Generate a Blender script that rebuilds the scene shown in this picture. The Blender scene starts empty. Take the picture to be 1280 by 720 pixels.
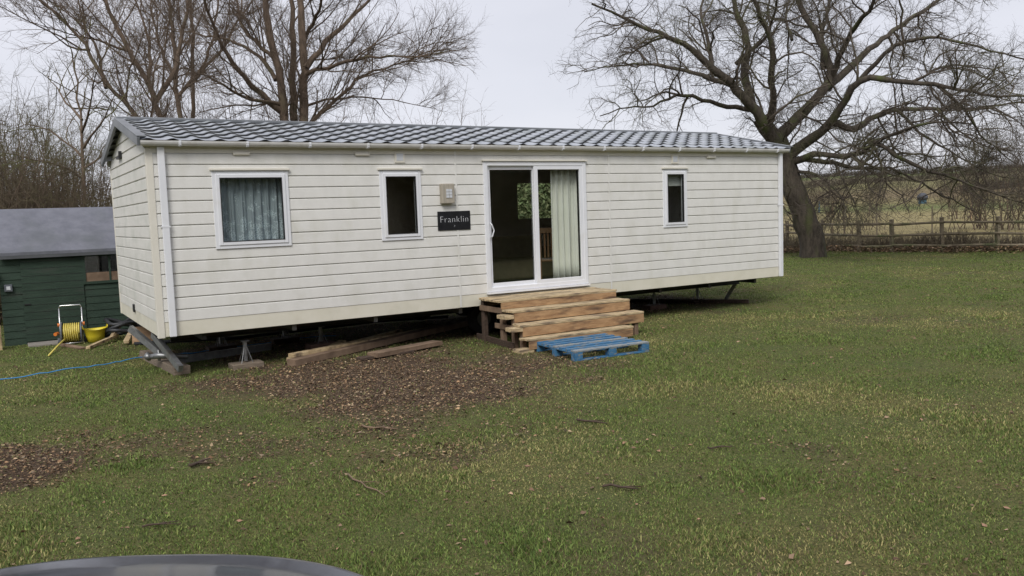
import bpy, math, random
import numpy as np
from mathutils import Vector, Matrix, Euler
R_ = math.radians
rng = np.random.default_rng(7)
random.seed(7)
SC = bpy.context.scene
COL = SC.collection
G = -0.55                      # ground level; z = 0 is the underside of the caravan wall

# ------------------------------------------------------------------ camera
CAMP = (-1.6808, -11.3566, 1.4175); YAW, PITCH, ROLL, FPX = 0.5458, 0.089, -0.0346, 1055.46
fw = np.array([math.cos(PITCH)*math.sin(YAW), math.cos(PITCH)*math.cos(YAW), -math.sin(PITCH)])
rt = np.cross(fw, [0, 0, 1]); rt /= np.linalg.norm(rt); up = np.cross(rt, fw)
rt, up = math.cos(ROLL)*rt+math.sin(ROLL)*up, -math.sin(ROLL)*rt+math.cos(ROLL)*up
cam = bpy.data.cameras.new('camera'); cam.sensor_width = 36; cam.lens = 36*FPX/1280
cam.clip_end = 5000; cam.clip_start = 0.05
co = bpy.data.objects.new('camera', cam); COL.objects.link(co); SC.camera = co
m = Matrix.Identity(4)
for i in range(3):
    m[i][0], m[i][1], m[i][2], m[i][3] = rt[i], up[i], -fw[i], CAMP[i]
co.matrix_world = m

# ------------------------------------------------------------------ sky, sun, exposure
SUN_EL, SUN_AZ = 45, 228       # azimuth of the sun measured from +x, degrees (behind and left of the camera)
w = bpy.data.worlds.new('World'); SC.world = w; w.use_nodes = True
nt = w.node_tree; nt.nodes.clear()
out = nt.nodes.new('ShaderNodeOutputWorld'); bg = nt.nodes.new('ShaderNodeBackground')
sky = nt.nodes.new('ShaderNodeTexSky'); sky.sky_type = 'NISHITA'; sky.sun_disc = False
sky.sun_elevation = R_(SUN_EL); sky.sun_rotation = R_(90-SUN_AZ)
mix = nt.nodes.new('ShaderNodeMix'); mix.data_type = 'RGBA'; mix.inputs[0].default_value = 0.93
tc = nt.nodes.new('ShaderNodeTexCoord'); mp = nt.nodes.new('ShaderNodeMapping'); mp.inputs['Scale'].default_value = (1, 1, 3.0)
nz = nt.nodes.new('ShaderNodeTexNoise'); nz.inputs['Scale'].default_value = 2.4; nz.inputs['Detail'].default_value = 5
cr = nt.nodes.new('ShaderNodeValToRGB')
cr.color_ramp.elements[0].position = .33; cr.color_ramp.elements[0].color = (4.75, 4.8, 5.25, 1)
cr.color_ramp.elements[1].position = .68; cr.color_ramp.elements[1].color = (5.45, 5.45, 5.9, 1)
nt.links.new(tc.outputs['Generated'], mp.inputs[0]); nt.links.new(mp.outputs[0], nz.inputs[0])
nt.links.new(nz.outputs[0], cr.inputs[0]); nt.links.new(sky.outputs[0], mix.inputs[6]); nt.links.new(cr.outputs[0], mix.inputs[7])
nt.links.new(mix.outputs[2], bg.inputs[0]); bg.inputs[1].default_value = 0.1; nt.links.new(bg.outputs[0], out.inputs[0])
sl = bpy.data.lights.new('sun', 'SUN'); sl.energy = 1.5; sl.angle = R_(25); sl.color = (1, .97, .92)
so = bpy.data.objects.new('sun', sl); COL.objects.link(so)
d = Vector((math.cos(R_(SUN_AZ))*math.cos(R_(SUN_EL)), math.sin(R_(SUN_AZ))*math.cos(R_(SUN_EL)), math.sin(R_(SUN_EL))))
so.rotation_euler = d.to_track_quat('Z', 'Y').to_euler()
so.location = (0, -20, 30)
SC.view_settings.view_transform = 'Standard'; SC.view_settings.look = 'None'
SC.view_settings.exposure = 0.66; SC.view_settings.gamma = 1
SC.render.engine = 'CYCLES'; SC.cycles.max_bounces = 9; SC.cycles.transparent_max_bounces = 16
SC.cycles.use_adaptive_sampling = True

# ------------------------------------------------------------------ helpers
def on(x, y, ax, v):
    """The point where the sight line of photo pixel (x, y) crosses the plane axis = v."""
    d = fw+rt*(x-640)/FPX-up*(y-360)/FPX; o = np.array(CAMP)
    return o+(v-o[ax])/d[ax]*d
def gp(x, y, g=G): return on(x, y, 2, g)
def at(x, y, dep):
    return np.array(CAMP)+dep*(fw+rt*(x-640)/FPX-up*(y-360)/FPX)

def tag(o, label=None, cat=None, group=None, kind=None):
    if label: o['label'] = label
    if cat: o['category'] = cat
    if group: o['group'] = group
    if kind: o['kind'] = kind
    return o
def empty(name, loc=(0, 0, 0), rz=0, **k):
    o = bpy.data.objects.new(name, None); COL.objects.link(o); o.location = loc; o.rotation_euler.z = rz
    o.empty_display_size = .1
    return tag(o, **k)
def raw_mesh(name, V, F, mat, parent=None, smooth=False, sizes=None, col=None, link=True):
    """V (n,3); F flat list of indices with face sizes, or (m,k) array."""
    me = bpy.data.meshes.new(name); V = np.asarray(V, dtype=np.float32)
    if sizes is None:
        F = np.asarray(F, dtype=np.int32); sizes = np.full(len(F), F.shape[1], dtype=np.int32); F = F.ravel()
    else:
        F = np.asarray(F, dtype=np.int32); sizes = np.asarray(sizes, dtype=np.int32)
    me.vertices.add(len(V)); me.vertices.foreach_set('co', V.ravel())
    me.loops.add(len(F)); me.loops.foreach_set('vertex_index', F)
    me.polygons.add(len(sizes)); st = np.concatenate([[0], np.cumsum(sizes)[:-1]]).astype(np.int32)
    me.polygons.foreach_set('loop_start', st); me.polygons.foreach_set('loop_total', sizes)
    if smooth: me.polygons.foreach_set('use_smooth', np.ones(len(sizes), dtype=bool))
    me.update(calc_edges=True)
    if col is not None:
        a = me.color_attributes.new('col', 'FLOAT_COLOR', 'POINT')
        c = np.ones((len(V), 4), dtype=np.float32); c[:, :col.shape[1]] = col
        a.data.foreach_set('color', c.ravel())
    me.materials.append(mat)
    o = bpy.data.objects.new(name, me); COL.objects.link(o)
    if parent: o.parent = parent
    return o

class MB:
    def __init__(s): s.v = []; s.f = []
    def add(s, vs, fs):
        b = len(s.v); s.v += [tuple(p) for p in vs]; s.f += [tuple(b+i for i in f) for f in fs]; return s
    def box(s, lo, hi, M=None):
        x0, y0, z0 = lo; x1, y1, z1 = hi
        vs = [(x0, y0, z0), (x1, y0, z0), (x1, y1, z0), (x0, y1, z0), (x0, y0, z1), (x1, y0, z1), (x1, y1, z1), (x0, y1, z1)]
        if M is not None: vs = [tuple(M @ Vector(p)) for p in vs]
        return s.add(vs, [(0, 3, 2, 1), (4, 5, 6, 7), (0, 1, 5, 4), (1, 2, 6, 5), (2, 3, 7, 6), (3, 0, 4, 7)])
    def beam(s, a, b, w_, h, roll=0, jit=0):
        """A box bar from a to b, w_ across and h high."""
        a = Vector(a); b = Vector(b); d = (b-a); L = d.length; d.normalize()
        sd = d.cross(Vector((0, 0, 1)))
        if sd.length < 1e-3: sd = Vector((1, 0, 0))
        sd.normalize(); u = sd.cross(d)
        if roll: q = Matrix.Rotation(roll, 3, d); sd = q @ sd; u = q @ u
        vs = []
        for e in (a, b):
            for i, j in ((-1, -1), (1, -1), (1, 1), (-1, 1)):
                vs.append(e+sd*w_/2*i+u*h/2*j+Vector([random.uniform(-jit, jit) for _ in range(3)]))
        return s.add(vs, [(0, 3, 2, 1), (4, 5, 6, 7), (0, 1, 5, 4), (1, 2, 6, 5), (2, 3, 7, 6), (3, 0, 4, 7)])
    def tube(s, pts, r, k=8, cap=True):
        pts = [Vector(p) for p in pts]; n = len(pts)
        rs = r if isinstance(r, (list, tuple)) else [r]*n
        t0 = (pts[1]-pts[0]).normalized(); ref = Vector((0, 0, 1)) if abs(t0.z) < .9 else Vector((1, 0, 0))
        x = t0.cross(ref).normalized(); b = len(s.v)
        for i, p in enumerate(pts):
            t = (pts[min(i+1, n-1)]-pts[max(i-1, 0)]).normalized()
            x = (x-t*x.dot(t)).normalized(); y = t.cross(x)
            for j in range(k):
                a = 2*math.pi*j/k; s.v.append(tuple(p+(x*math.cos(a)+y*math.sin(a))*rs[i]))
        for i in range(n-1):
            for j in range(k):
                s.f.append((b+i*k+j, b+i*k+(j+1) % k, b+(i+1)*k+(j+1) % k, b+(i+1)*k+j))
        if cap:
            s.f.append(tuple(b+j for j in range(k))[::-1]); s.f.append(tuple(b+(n-1)*k+j for j in range(k)))
        return s
    def build(s, name, mat, parent=None, smooth=False, bevel=0, **k):
        me = bpy.data.meshes.new(name); me.from_pydata(s.v, [], s.f); me.update()
        if smooth: me.polygons.foreach_set('use_smooth', [True]*len(me.polygons))
        me.materials.append(mat)
        o = bpy.data.objects.new(name, me); COL.objects.link(o)
        if parent: o.parent = parent
        if bevel:
            b = o.modifiers.new('bevel', 'BEVEL'); b.width = bevel; b.segments = 2; b.limit_method = 'ANGLE'
        return tag(o, **k)
def copy_tree(o, loc=None, rz=None, parent=None):
    c = o.copy(); COL.objects.link(c); c.parent = parent
    if loc is not None: c.location = loc
    if rz is not None: c.rotation_euler.z = rz
    for ch in list(o.children): copy_tree(ch, parent=c)
    return c

# ------------------------------------------------------------------ materials
def ramp_mat(name, c1, c2, scale=4, rough=.7, detail=6, bump=0, bscale=40, metallic=0, stretch=(1, 1, 1), c3=None, c3scale=1.2, c3lo=.52, c3hi=.7, spec=.5, coord='Object', lo=.35, hi=.65, coat=0):
    mt = bpy.data.materials.new(name); mt.use_nodes = True; n = mt.node_tree.nodes; L = mt.node_tree.links
    b = n['Principled BSDF']; b.inputs['Roughness'].default_value = rough; b.inputs['Metallic'].default_value = metallic
    b.inputs['Specular IOR Level'].default_value = spec; b.inputs['Coat Weight'].default_value = coat
    tc = n.new('ShaderNodeTexCoord'); mp = n.new('ShaderNodeMapping'); mp.inputs['Scale'].default_value = stretch
    if coord == 'World':
        g = n.new('ShaderNodeNewGeometry'); L.new(g.outputs['Position'], mp.inputs[0])
    else: L.new(tc.outputs[coord], mp.inputs[0])
    nz = n.new('ShaderNodeTexNoise'); nz.inputs['Scale'].default_value = scale; nz.inputs['Detail'].default_value = detail
    nz.inputs['Roughness'].default_value = .65
    L.new(mp.outputs[0], nz.inputs[0]); r = n.new('ShaderNodeValToRGB')
    r.color_ramp.elements[0].position = lo; r.color_ramp.elements[1].position = hi
    r.color_ramp.elements[0].color = (*c1, 1); r.color_ramp.elements[1].color = (*c2, 1)
    L.new(nz.outputs[0], r.inputs[0]); colout = r.outputs[0]
    if c3 is not None:
        n3 = n.new('ShaderNodeTexNoise'); n3.inputs['Scale'].default_value = c3scale; n3.inputs['Detail'].default_value = 8
        L.new(mp.outputs[0], n3.inputs[0]); mr = n.new('ShaderNodeMapRange'); mr.inputs[1].default_value = c3lo; mr.inputs[2].default_value = c3hi
        L.new(n3.outputs[0], mr.inputs[0]); mx = n.new('ShaderNodeMix'); mx.data_type = 'RGBA'
        L.new(mr.outputs[0], mx.inputs[0]); L.new(colout, mx.inputs[6]); mx.inputs[7].default_value = (*c3, 1); colout = mx.outputs[2]
    L.new(colout, b.inputs['Base Color'])
    if bump:
        nb = n.new('ShaderNodeTexNoise'); nb.inputs['Scale'].default_value = bscale; nb.inputs['Detail'].default_value = 5
        L.new(mp.outputs[0], nb.inputs[0]); bp = n.new('ShaderNodeBump'); bp.inputs['Strength'].default_value = bump; bp.inputs['Distance'].default_value = .01
        L.new(nb.outputs[0], bp.inputs['Height']); L.new(bp.outputs[0], b.inputs['Normal'])
    return mt
def attr_mat(name, rough=.8, trans=0, mul=None, spec=.2):
    mt = bpy.data.materials.new(name); mt.use_nodes = True; n = mt.node_tree.nodes; L = mt.node_tree.links
    b = n['Principled BSDF']; b.inputs['Roughness'].default_value = rough; b.inputs['Specular IOR Level'].default_value = spec
    a = n.new('ShaderNodeAttribute'); a.attribute_name = 'col'; L.new(a.outputs['Color'], b.inputs['Base Color'])
    if trans:
        t = n.new('ShaderNodeBsdfTranslucent'); L.new(a.outputs['Color'], t.inputs[0]); mx = n.new('ShaderNodeMixShader')
        mx.inputs[0].default_value = trans; L.new(b.outputs[0], mx.inputs[1]); L.new(t.outputs[0], mx.inputs[2])
        L.new(mx.outputs[0], n['Material Output'].inputs[0])
    return mt
def glass_mat(name, tint=(.55, .58, .56), refl=1.0):
    mt = bpy.data.materials.new(name); mt.use_nodes = True; n = mt.node_tree.nodes; L = mt.node_tree.links
    n.remove(n['Principled BSDF']); t = n.new('ShaderNodeBsdfTransparent'); t.inputs[0].default_value = (*tint, 1)
    g = n.new('ShaderNodeBsdfGlossy'); g.inputs['Roughness'].default_value = .02; g.inputs[0].default_value = (refl, refl, refl, 1)
    f = n.new('ShaderNodeFresnel'); gg = n.new('ShaderNodeNewGeometry'); io = n.new('ShaderNodeMath'); io.operation = 'MULTIPLY_ADD'; io.inputs[1].default_value = -.8333; io.inputs[2].default_value = 1.5; L.new(gg.outputs['Backfacing'], io.inputs[0]); L.new(io.outputs[0], f.inputs[0]); mx = n.new('ShaderNodeMixShader')
    nz = n.new('ShaderNodeTexNoise'); nz.inputs['Scale'].default_value = 1.3; bp = n.new('ShaderNodeBump'); bp.inputs['Strength'].default_value = .03
    tc = n.new('ShaderNodeTexCoord'); L.new(tc.outputs['Object'], nz.inputs[0]); L.new(nz.outputs[0], bp.inputs['Height']); L.new(bp.outputs[0], g.inputs['Normal'])
    L.new(f.outputs[0], mx.inputs[0]); L.new(t.outputs[0], mx.inputs[1]); L.new(g.outputs[0], mx.inputs[2])
    L.new(mx.outputs[0], n['Material Output'].inputs[0]); return mt

M = {}
M['siding'] = ramp_mat('siding', (.69, .68, .645), (.745, .735, .70), 2.2, .5, bump=.3, bscale=60, stretch=(2, 1, 1.2), c3=(.56, .55, .47), c3scale=1.6, c3lo=.5, c3hi=1.0)
M['siding_end'] = ramp_mat('siding_end', (.66, .645, .60), (.71, .695, .65), 1.6, .6, bump=.25, bscale=90, stretch=(1, 1, 2), c3=(.52, .53, .47), c3scale=2.3, c3lo=.48, c3hi=.85)
M['skirt'] = ramp_mat('skirt_trim', (.66, .63, .52), (.71, .68, .58), 3, .6, c3=(.52, .50, .40), c3scale=2, c3lo=.55, c3hi=.85)
M['cream'] = ramp_mat('cream_trim', (.67, .64, .56), (.72, .69, .61), 3, .6)
M['upvc'] = ramp_mat('white_plastic', (.72, .73, .76), (.78, .79, .82), 3, .35, c3=(.62, .62, .60), c3scale=3, c3lo=.55, c3hi=.85)
M['gutter'] = ramp_mat('gutter_plastic', (.64, .63, .61), (.74, .73, .71), 2, .4, stretch=(2, 1, 1), c3=(.50, .48, .44), c3scale=4, c3lo=.5, c3hi=.8)
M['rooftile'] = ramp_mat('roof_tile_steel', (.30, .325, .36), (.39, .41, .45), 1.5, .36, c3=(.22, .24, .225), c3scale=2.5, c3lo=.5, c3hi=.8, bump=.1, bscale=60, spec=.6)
M['gapshade_trim'] = ramp_mat('tile_gap_shade_and_trim', (.07, .075, .082), (.10, .105, .115), 3, .7)  # dark grey painting the shade between tile rows; also colours the shed fascia
M['roofdark'] = ramp_mat('roof_trim_grey', (.13, .14, .15), (.20, .21, .225), 3, .4)
M['black'] = ramp_mat('black_plastic', (.012, .012, .013), (.02, .02, .022), 4, .45)
M['slate'] = ramp_mat('slate_black', (.01, .01, .012), (.02, .02, .024), 9, .3)
M['chalk'] = ramp_mat('pale_lettering', (.55, .56, .58), (.66, .67, .7), 9, .8)
M['interior'] = ramp_mat('interior_panel', (.32, .27, .19), (.40, .34, .25), 2, .8)
M['intfloor'] = ramp_mat('interior_floor', (.10, .075, .05), (.14, .10, .07), 3, .7)
M['glass'] = glass_mat('window_glass', (.93, .95, .94))
M['steel'] = ramp_mat('galvanised_steel', (.20, .205, .21), (.32, .325, .33), 14, .45, metallic=.7, c3=(.20, .17, .14), c3scale=5, c3lo=.55, c3hi=.75)
M['chassis'] = ramp_mat('chassis_steel', (.035, .035, .037), (.07, .07, .072), 8, .6, metallic=.3, c3=(.09, .05, .03), c3scale=4, c3lo=.55, c3hi=.75)
M['blockwood'] = ramp_mat('weathered_timber', (.13, .10, .075), (.24, .19, .14), 6, .85, stretch=(1, 8, 8), bump=.5, bscale=30)
M['rustwood'] = ramp_mat('red_brown_block', (.10, .055, .04), (.17, .10, .075), 6, .85, bump=.4, bscale=30)
M['darkwood'] = ramp_mat('dark_timber', (.045, .03, .022), (.10, .065, .045), 5, .85, stretch=(2, 8, 8), bump=.5, bscale=25)
M['steptread'] = ramp_mat('step_tread_pine', (.34, .25, .14), (.62, .49, .30), 3, .8, stretch=(2.5, 14, 14), bump=.4, bscale=18, c3=(.15, .11, .075), c3scale=1.2, c3lo=.5, c3hi=.66)
M['stepface'] = ramp_mat('step_face_timber', (.28, .16, .078), (.46, .29, .15), 2.5, .8, stretch=(2, 10, 10), bump=.4, bscale=18, c3=(.11, .065, .04), c3scale=1.0, c3lo=.52, c3hi=.66)
M['plank'] = ramp_mat('plank_pine', (.36, .26, .14), (.54, .42, .25), 3, .85, stretch=(3, 3, 3), bump=.4, bscale=22, c3=(.14, .10, .065), c3scale=2, c3lo=.5, c3hi=.65)
M['plankdark'] = ramp_mat('plank_weathered', (.13, .085, .055), (.24, .165, .11), 4, .85, bump=.4, bscale=22)
M['bluepaint'] = ramp_mat('worn_blue_paint', (.025, .11, .23), (.06, .19, .34), 4, .75, stretch=(2, 6, 6), bump=.4, bscale=24, c3=(.22, .22, .19), c3scale=5, c3lo=.53, c3hi=.64)
M['bluepaintworn'] = ramp_mat('bare_blue_board', (.16, .20, .24), (.40, .37, .30), 5, .8, stretch=(2, 6, 6), bump=.4, bscale=24, c3=(.06, .16, .28), c3scale=5, c3lo=.5, c3hi=.62)
M['shed'] = ramp_mat('dark_green_boards', (.014, .032, .020), (.026, .052, .034), 3, .75, stretch=(1, 1, 5), bump=.4, bscale=25, c3=(.035, .045, .035), c3scale=2, c3lo=.55, c3hi=.8)
M['felt'] = ramp_mat('roofing_felt', (.125, .13, .155), (.17, .175, .205), 5, .9, bump=.6, bscale=120, c3=(.10, .11, .115), c3scale=1.4, c3lo=.5, c3hi=.8)
M['yellow'] = ramp_mat('yellow_plastic', (.62, .50, .02), (.72, .60, .05), 4, .45)
M['yellowhose'] = ramp_mat('yellow_hose', (.58, .46, .06), (.72, .62, .18), 20, .5)
M['orange'] = ramp_mat('orange_plastic', (.62, .16, .02), (.7, .2, .03), 4, .45)
M['greyplastic'] = ramp_mat('grey_plastic', (.09, .10, .12), (.14, .15, .17), 4, .5)
M['alu'] = ramp_mat('aluminium_tube', (.6, .6, .6), (.7, .7, .7), 4, .3, metallic=.9)
M['blackpipe'] = ramp_mat('black_drain_pipe', (.012, .013, .015), (.03, .031, .034), 6, .5)
M['bluepipe'] = ramp_mat('blue_hose_plastic', (.04, .22, .50), (.06, .30, .62), 6, .5)
M['ply'] = ramp_mat('plywood', (.34, .21, .12), (.44, .29, .17), 4, .8, stretch=(1, 1, 6))
M['concrete'] = ramp_mat('grey_concrete', (.20, .18, .16), (.28, .26, .23), 7, .9, bump=.5, bscale=60)
M['bark_oak'] = ramp_mat('oak_bark', (.035, .028, .021), (.095, .078, .06), 3.5, .95, stretch=(3, 3, 1), bump=1.0, bscale=12, c3=(.075, .085, .03), c3scale=.8, c3lo=.5, c3hi=.68)
M['bark_willow'] = ramp_mat('willow_bark', (.075, .052, .036), (.16, .115, .082), 3, .95, stretch=(3, 3, 1), bump=1.0, bscale=10, c3=(.09, .09, .04), c3scale=.6, c3lo=.55, c3hi=.75)
M['twig'] = ramp_mat('twig_bark', (.055, .042, .032), (.11, .088, .066), .6, .9, c3=(.10, .10, .045), c3scale=.5, c3lo=.5, c3hi=.7)
M['twigwillow'] = ramp_mat('willow_twig_bark', (.085, .060, .042), (.15, .11, .078), .5, .9)
M['twigmoss'] = ramp_mat('mossy_twig_bark', (.07, .05, .032), (.13, .10, .06), .8, .9, c3=(.12, .12, .045), c3scale=.5, c3lo=.42, c3hi=.62)
M['fence'] = ramp_mat('old_fence_timber', (.13, .105, .07), (.25, .21, .145), 4, .9, bump=.5, bscale=20, c3=(.10, .115, .05), c3scale=1.6, c3lo=.5, c3hi=.68)
M['curtain'] = ramp_mat('cream_curtain', (.76, .75, .68), (.82, .81, .74), 3, .9)
M['brownwood'] = ramp_mat('varnished_wood', (.20, .11, .05), (.28, .16, .08), 3, .5)
M['sofa'] = ramp_mat('brown_upholstery', (.30, .26, .17), (.38, .33, .21), 6, .95)
M['blind'] = ramp_mat('grey_roller_blind', (.40, .40, .38), (.46, .46, .44), 6, .9)
M['lampbox'] = ramp_mat('weathered_beige_plastic', (.30, .27, .22), (.42, .38, .31), 5, .7, stretch=(8, 8, 1))
M['lampglass'] = ramp_mat('lamp_lens', (.55, .57, .6), (.65, .67, .7), 9, .2)
M['carpaint'] = ramp_mat('dark_blue_car_paint', (.014, .017, .027), (.017, .021, .032), 60, .35, metallic=.0, coat=.8)
M['carpaint'].node_tree.nodes['Principled BSDF'].inputs['Coat Roughness'].default_value = .09
M['tyre'] = ramp_mat('tyre_rubber', (.015, .015, .016), (.022, .022, .023), 8, .85)
M['carglass'] = ramp_mat('dark_car_glass', (.01, .012, .012), (.012, .014, .014), 4, .05, spec=.8)
M['headlamp'] = ramp_mat('headlamp_lens', (.45, .47, .5), (.6, .62, .65), 8, .08)
M['tarp'] = ramp_mat('dark_grey_tarpaulin', (.045, .05, .06), (.08, .085, .10), 4, .7)
M['bluebin'] = ramp_mat('pale_blue_metal', (.04, .09, .12), (.05, .11, .15), 4, .6)

# lace net curtain: real holes by noise
def lace():
    mt = bpy.data.materials.new('net_curtain_lace'); mt.use_nodes = True; n = mt.node_tree.nodes; L = mt.node_tree.links
    b = n['Principled BSDF']; b.inputs['Roughness'].default_value = .95; b.inputs['Base Color'].default_value = (.62, .70, .76, 1)
    tc = n.new('ShaderNodeTexCoord'); sp = n.new('ShaderNodeSeparateXYZ'); L.new(tc.outputs['Object'], sp.inputs[0])
    v = n.new('ShaderNodeTexVoronoi'); v.inputs['Scale'].default_value = 34; v.feature = 'DISTANCE_TO_EDGE'; L.new(tc.outputs['Object'], v.inputs[0])
    nz = n.new('ShaderNodeTexNoise'); nz.inputs['Scale'].default_value = 9; nz.inputs['Detail'].default_value = 3; L.new(tc.outputs['Object'], nz.inputs[0])
    # flowers get denser towards the hem (a woven pattern)
    hm = n.new('ShaderNodeMapRange'); hm.inputs[1].default_value = 1.75; hm.inputs[2].default_value = 1.15; hm.inputs[3].default_value = .0; hm.inputs[4].default_value = .22
    L.new(sp.outputs[2], hm.inputs[0])
    ad = n.new('ShaderNodeMath'); ad.operation = 'ADD'; L.new(nz.outputs[0], ad.inputs[0]); L.new(hm.outputs[0], ad.inputs[1])
    gt = n.new('ShaderNodeMapRange'); gt.inputs[1].default_value = .6; gt.inputs[2].default_value = .66; L.new(ad.outputs[0], gt.inputs[0])
    ed = n.new('ShaderNodeMapRange'); ed.inputs[1].default_value = .16; ed.inputs[2].default_value = .05; L.new(v.outputs[0], ed.inputs[0])
    mu = n.new('ShaderNodeMath'); mu.operation = 'MULTIPLY'; L.new(gt.outputs[0], mu.inputs[0]); L.new(ed.outputs[0], mu.inputs[1])
    fin = n.new('ShaderNodeMapRange'); fin.inputs[3].default_value = .5; fin.inputs[4].default_value = .9; L.new(mu.outputs[0], fin.inputs[0])
    t = n.new('ShaderNodeBsdfTransparent'); mx = n.new('ShaderNodeMixShader'); L.new(fin.outputs[0], mx.inputs[0])
    L.new(t.outputs[0], mx.inputs[1]); L.new(b.outputs[0], mx.inputs[2]); L.new(mx.outputs[0], n['Material Output'].inputs[0])
    return mt
M['lace'] = lace()

# ------------------------------------------------------------------ noise and masks in numpy
_tab = np.random.default_rng(3).random((256, 256))
def vnoise(x, y):
    xi = np.floor(x).astype(int); yi = np.floor(y).astype(int); fx = x-xi; fy = y-yi
    fx = fx*fx*(3-2*fx); fy = fy*fy*(3-2*fy)
    g = lambda i, j: _tab[i & 255, j & 255]
    return (g(xi, yi)*(1-fx)+g(xi+1, yi)*fx)*(1-fy)+(g(xi, yi+1)*(1-fx)+g(xi+1, yi+1)*fx)*fy
def fbm(x, y, o=4):
    s = 0; a = .5; t = 0
    for i in range(o):
        s = s+a*vnoise(x*2**i+17*i, y*2**i+31*i); t += a; a *= .5
    return s/t
def poly_sd(x, y, P):
    """signed distance to polygon, positive inside"""
    P = np.asarray(P); d = np.full(x.shape, 1e9); ins = np.zeros(x.shape, bool)
    for i in range(len(P)):
        ax, ay = P[i]; bx, by = P[(i+1) % len(P)]
        ex, ey = bx-ax, by-ay; t = np.clip(((x-ax)*ex+(y-ay)*ey)/(ex*ex+ey*ey), 0, 1)
        d = np.minimum(d, np.hypot(x-ax-t*ex, y-ay-t*ey))
        c = ((ay > y) != (by > y)) & (x < (bx-ax)*(y-ay)/(by-ay+1e-12)+ax); ins ^= c
    return np.where(ins, d, -d)
def wp(L): return [gp(a, b)[:2] for a, b in L]
POLY_MAIN = wp([(225, 480), (330, 452), (450, 436), (570, 428), (640, 440), (755, 456), (705, 490), (640, 505), (600, 528), (545, 560), (480, 560), (420, 535), (350, 520), (280, 505)])
POLY_SOFT = wp([(0, 545), (100, 535), (250, 515), (400, 535), (520, 560), (470, 585), (300, 600), (160, 600), (70, 625), (0, 640)])
POLY_PILE = wp([(-60, 555), (45, 553), (98, 570), (80, 595), (30, 612), (-60, 620)])
POLY_UNDER = [(.6, .4), (11.2, .9), (11.2, 3.2), (.8, 3.2)]
def bare(x, y):
    n = fbm(x*1.7, y*1.7, 5)-.5; n2 = fbm(x*6+40, y*6, 3)-.5
    k = n*1.5+n2*.7
    n4 = fbm(x*14+9, y*14, 3)-.5
    a = np.clip((poly_sd(x, y, POLY_MAIN)+k*1.5+n4*1.4)/1.5+.42, 0, 1)*np.clip(1.0-(n4+n2*.5-.10)*4*(poly_sd(x, y, POLY_MAIN) < .6), 0, 1)
    b = np.clip((poly_sd(x, y, POLY_SOFT)+k*2.0-.35)/.7+.4, 0, 1)*(.42+n4*1.2).clip(0, .8)
    c = np.clip((poly_sd(x, y, POLY_PILE)+k*.5)/.25+.5, 0, 1)
    e = np.clip((poly_sd(x, y, POLY_UNDER)+k)/.5+.5, 0, 1)*.8
    wn_ = np.clip((fbm(x*.8+70, y*.8+13, 5)-.60)*7, 0, 1)*.55*np.clip(.5+n4*3, 0, 1)
    return np.maximum.reduce([a, b, c, e, wn_])

# ------------------------------------------------------------------ ground
FENCE_PX = [(985, 310), (1026, 312), (1074, 315), (1115, 315), (1178, 314), (1246, 314)]
FEN = np.array([gp(a, b)[:2] for a, b in FENCE_PX])
fdir = (FEN[5]-FEN[2])/np.linalg.norm(FEN[5]-FEN[2]); fnor = np.array([-fdir[1], fdir[0]])
if fnor[0] < 0: fnor = -fnor
def beyond(x, y): return (x-FEN[3][0])*fnor[0]+(y-FEN[3][1])*fnor[1]
def terrain(x, y):
    d = np.maximum(0, beyond(x, y))
    t = np.clip((d-35)/330, 0, 1)
    h = 12.2*t*t*(3-2*t)
    r = np.hypot(x-2, y+2)
    far = np.clip((r-60)/400, 0, 1)
    return G+h+(fbm(x/60+5, y/60, 3)-.5)*3*far+(fbm(x*.5, y*.5, 3)-.5)*.09*np.clip((r-5)/6, 0, 1)*1.0*np.clip(1-(r-40)/40, 0, 1) + (fbm(x*3, y*3, 2)-.5)*.018
N = 421; A = 6.4
u = np.linspace(-1, 1, N); s1 = 1500*np.sinh(A*u)/math.sinh(A)
GX, GY = np.meshgrid(s1+2.0, s1-2.5, indexing='ij'); gx = GX.ravel(); gy = GY.ravel()
gz = terrain(gx, gy)
pm = np.clip(poly_sd(gx, gy, POLY_PILE)/.6, 0, 1); gz = gz+pm*.10
ii = np.arange(N*N).reshape(N, N)
F = np.stack([ii[:-1, :-1], ii[1:, :-1], ii[1:, 1:], ii[:-1, 1:]], -1).reshape(-1, 4)
bm_ = bare(gx, gy); fld = np.clip(beyond(gx, gy)/.8+.5+(fbm(gx, gy, 3)-.5)*2, 0, 1)
ground_col = np.stack([bm_, fld, np.clip(beyond(gx, gy)/400, 0, 1)], 1)
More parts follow.
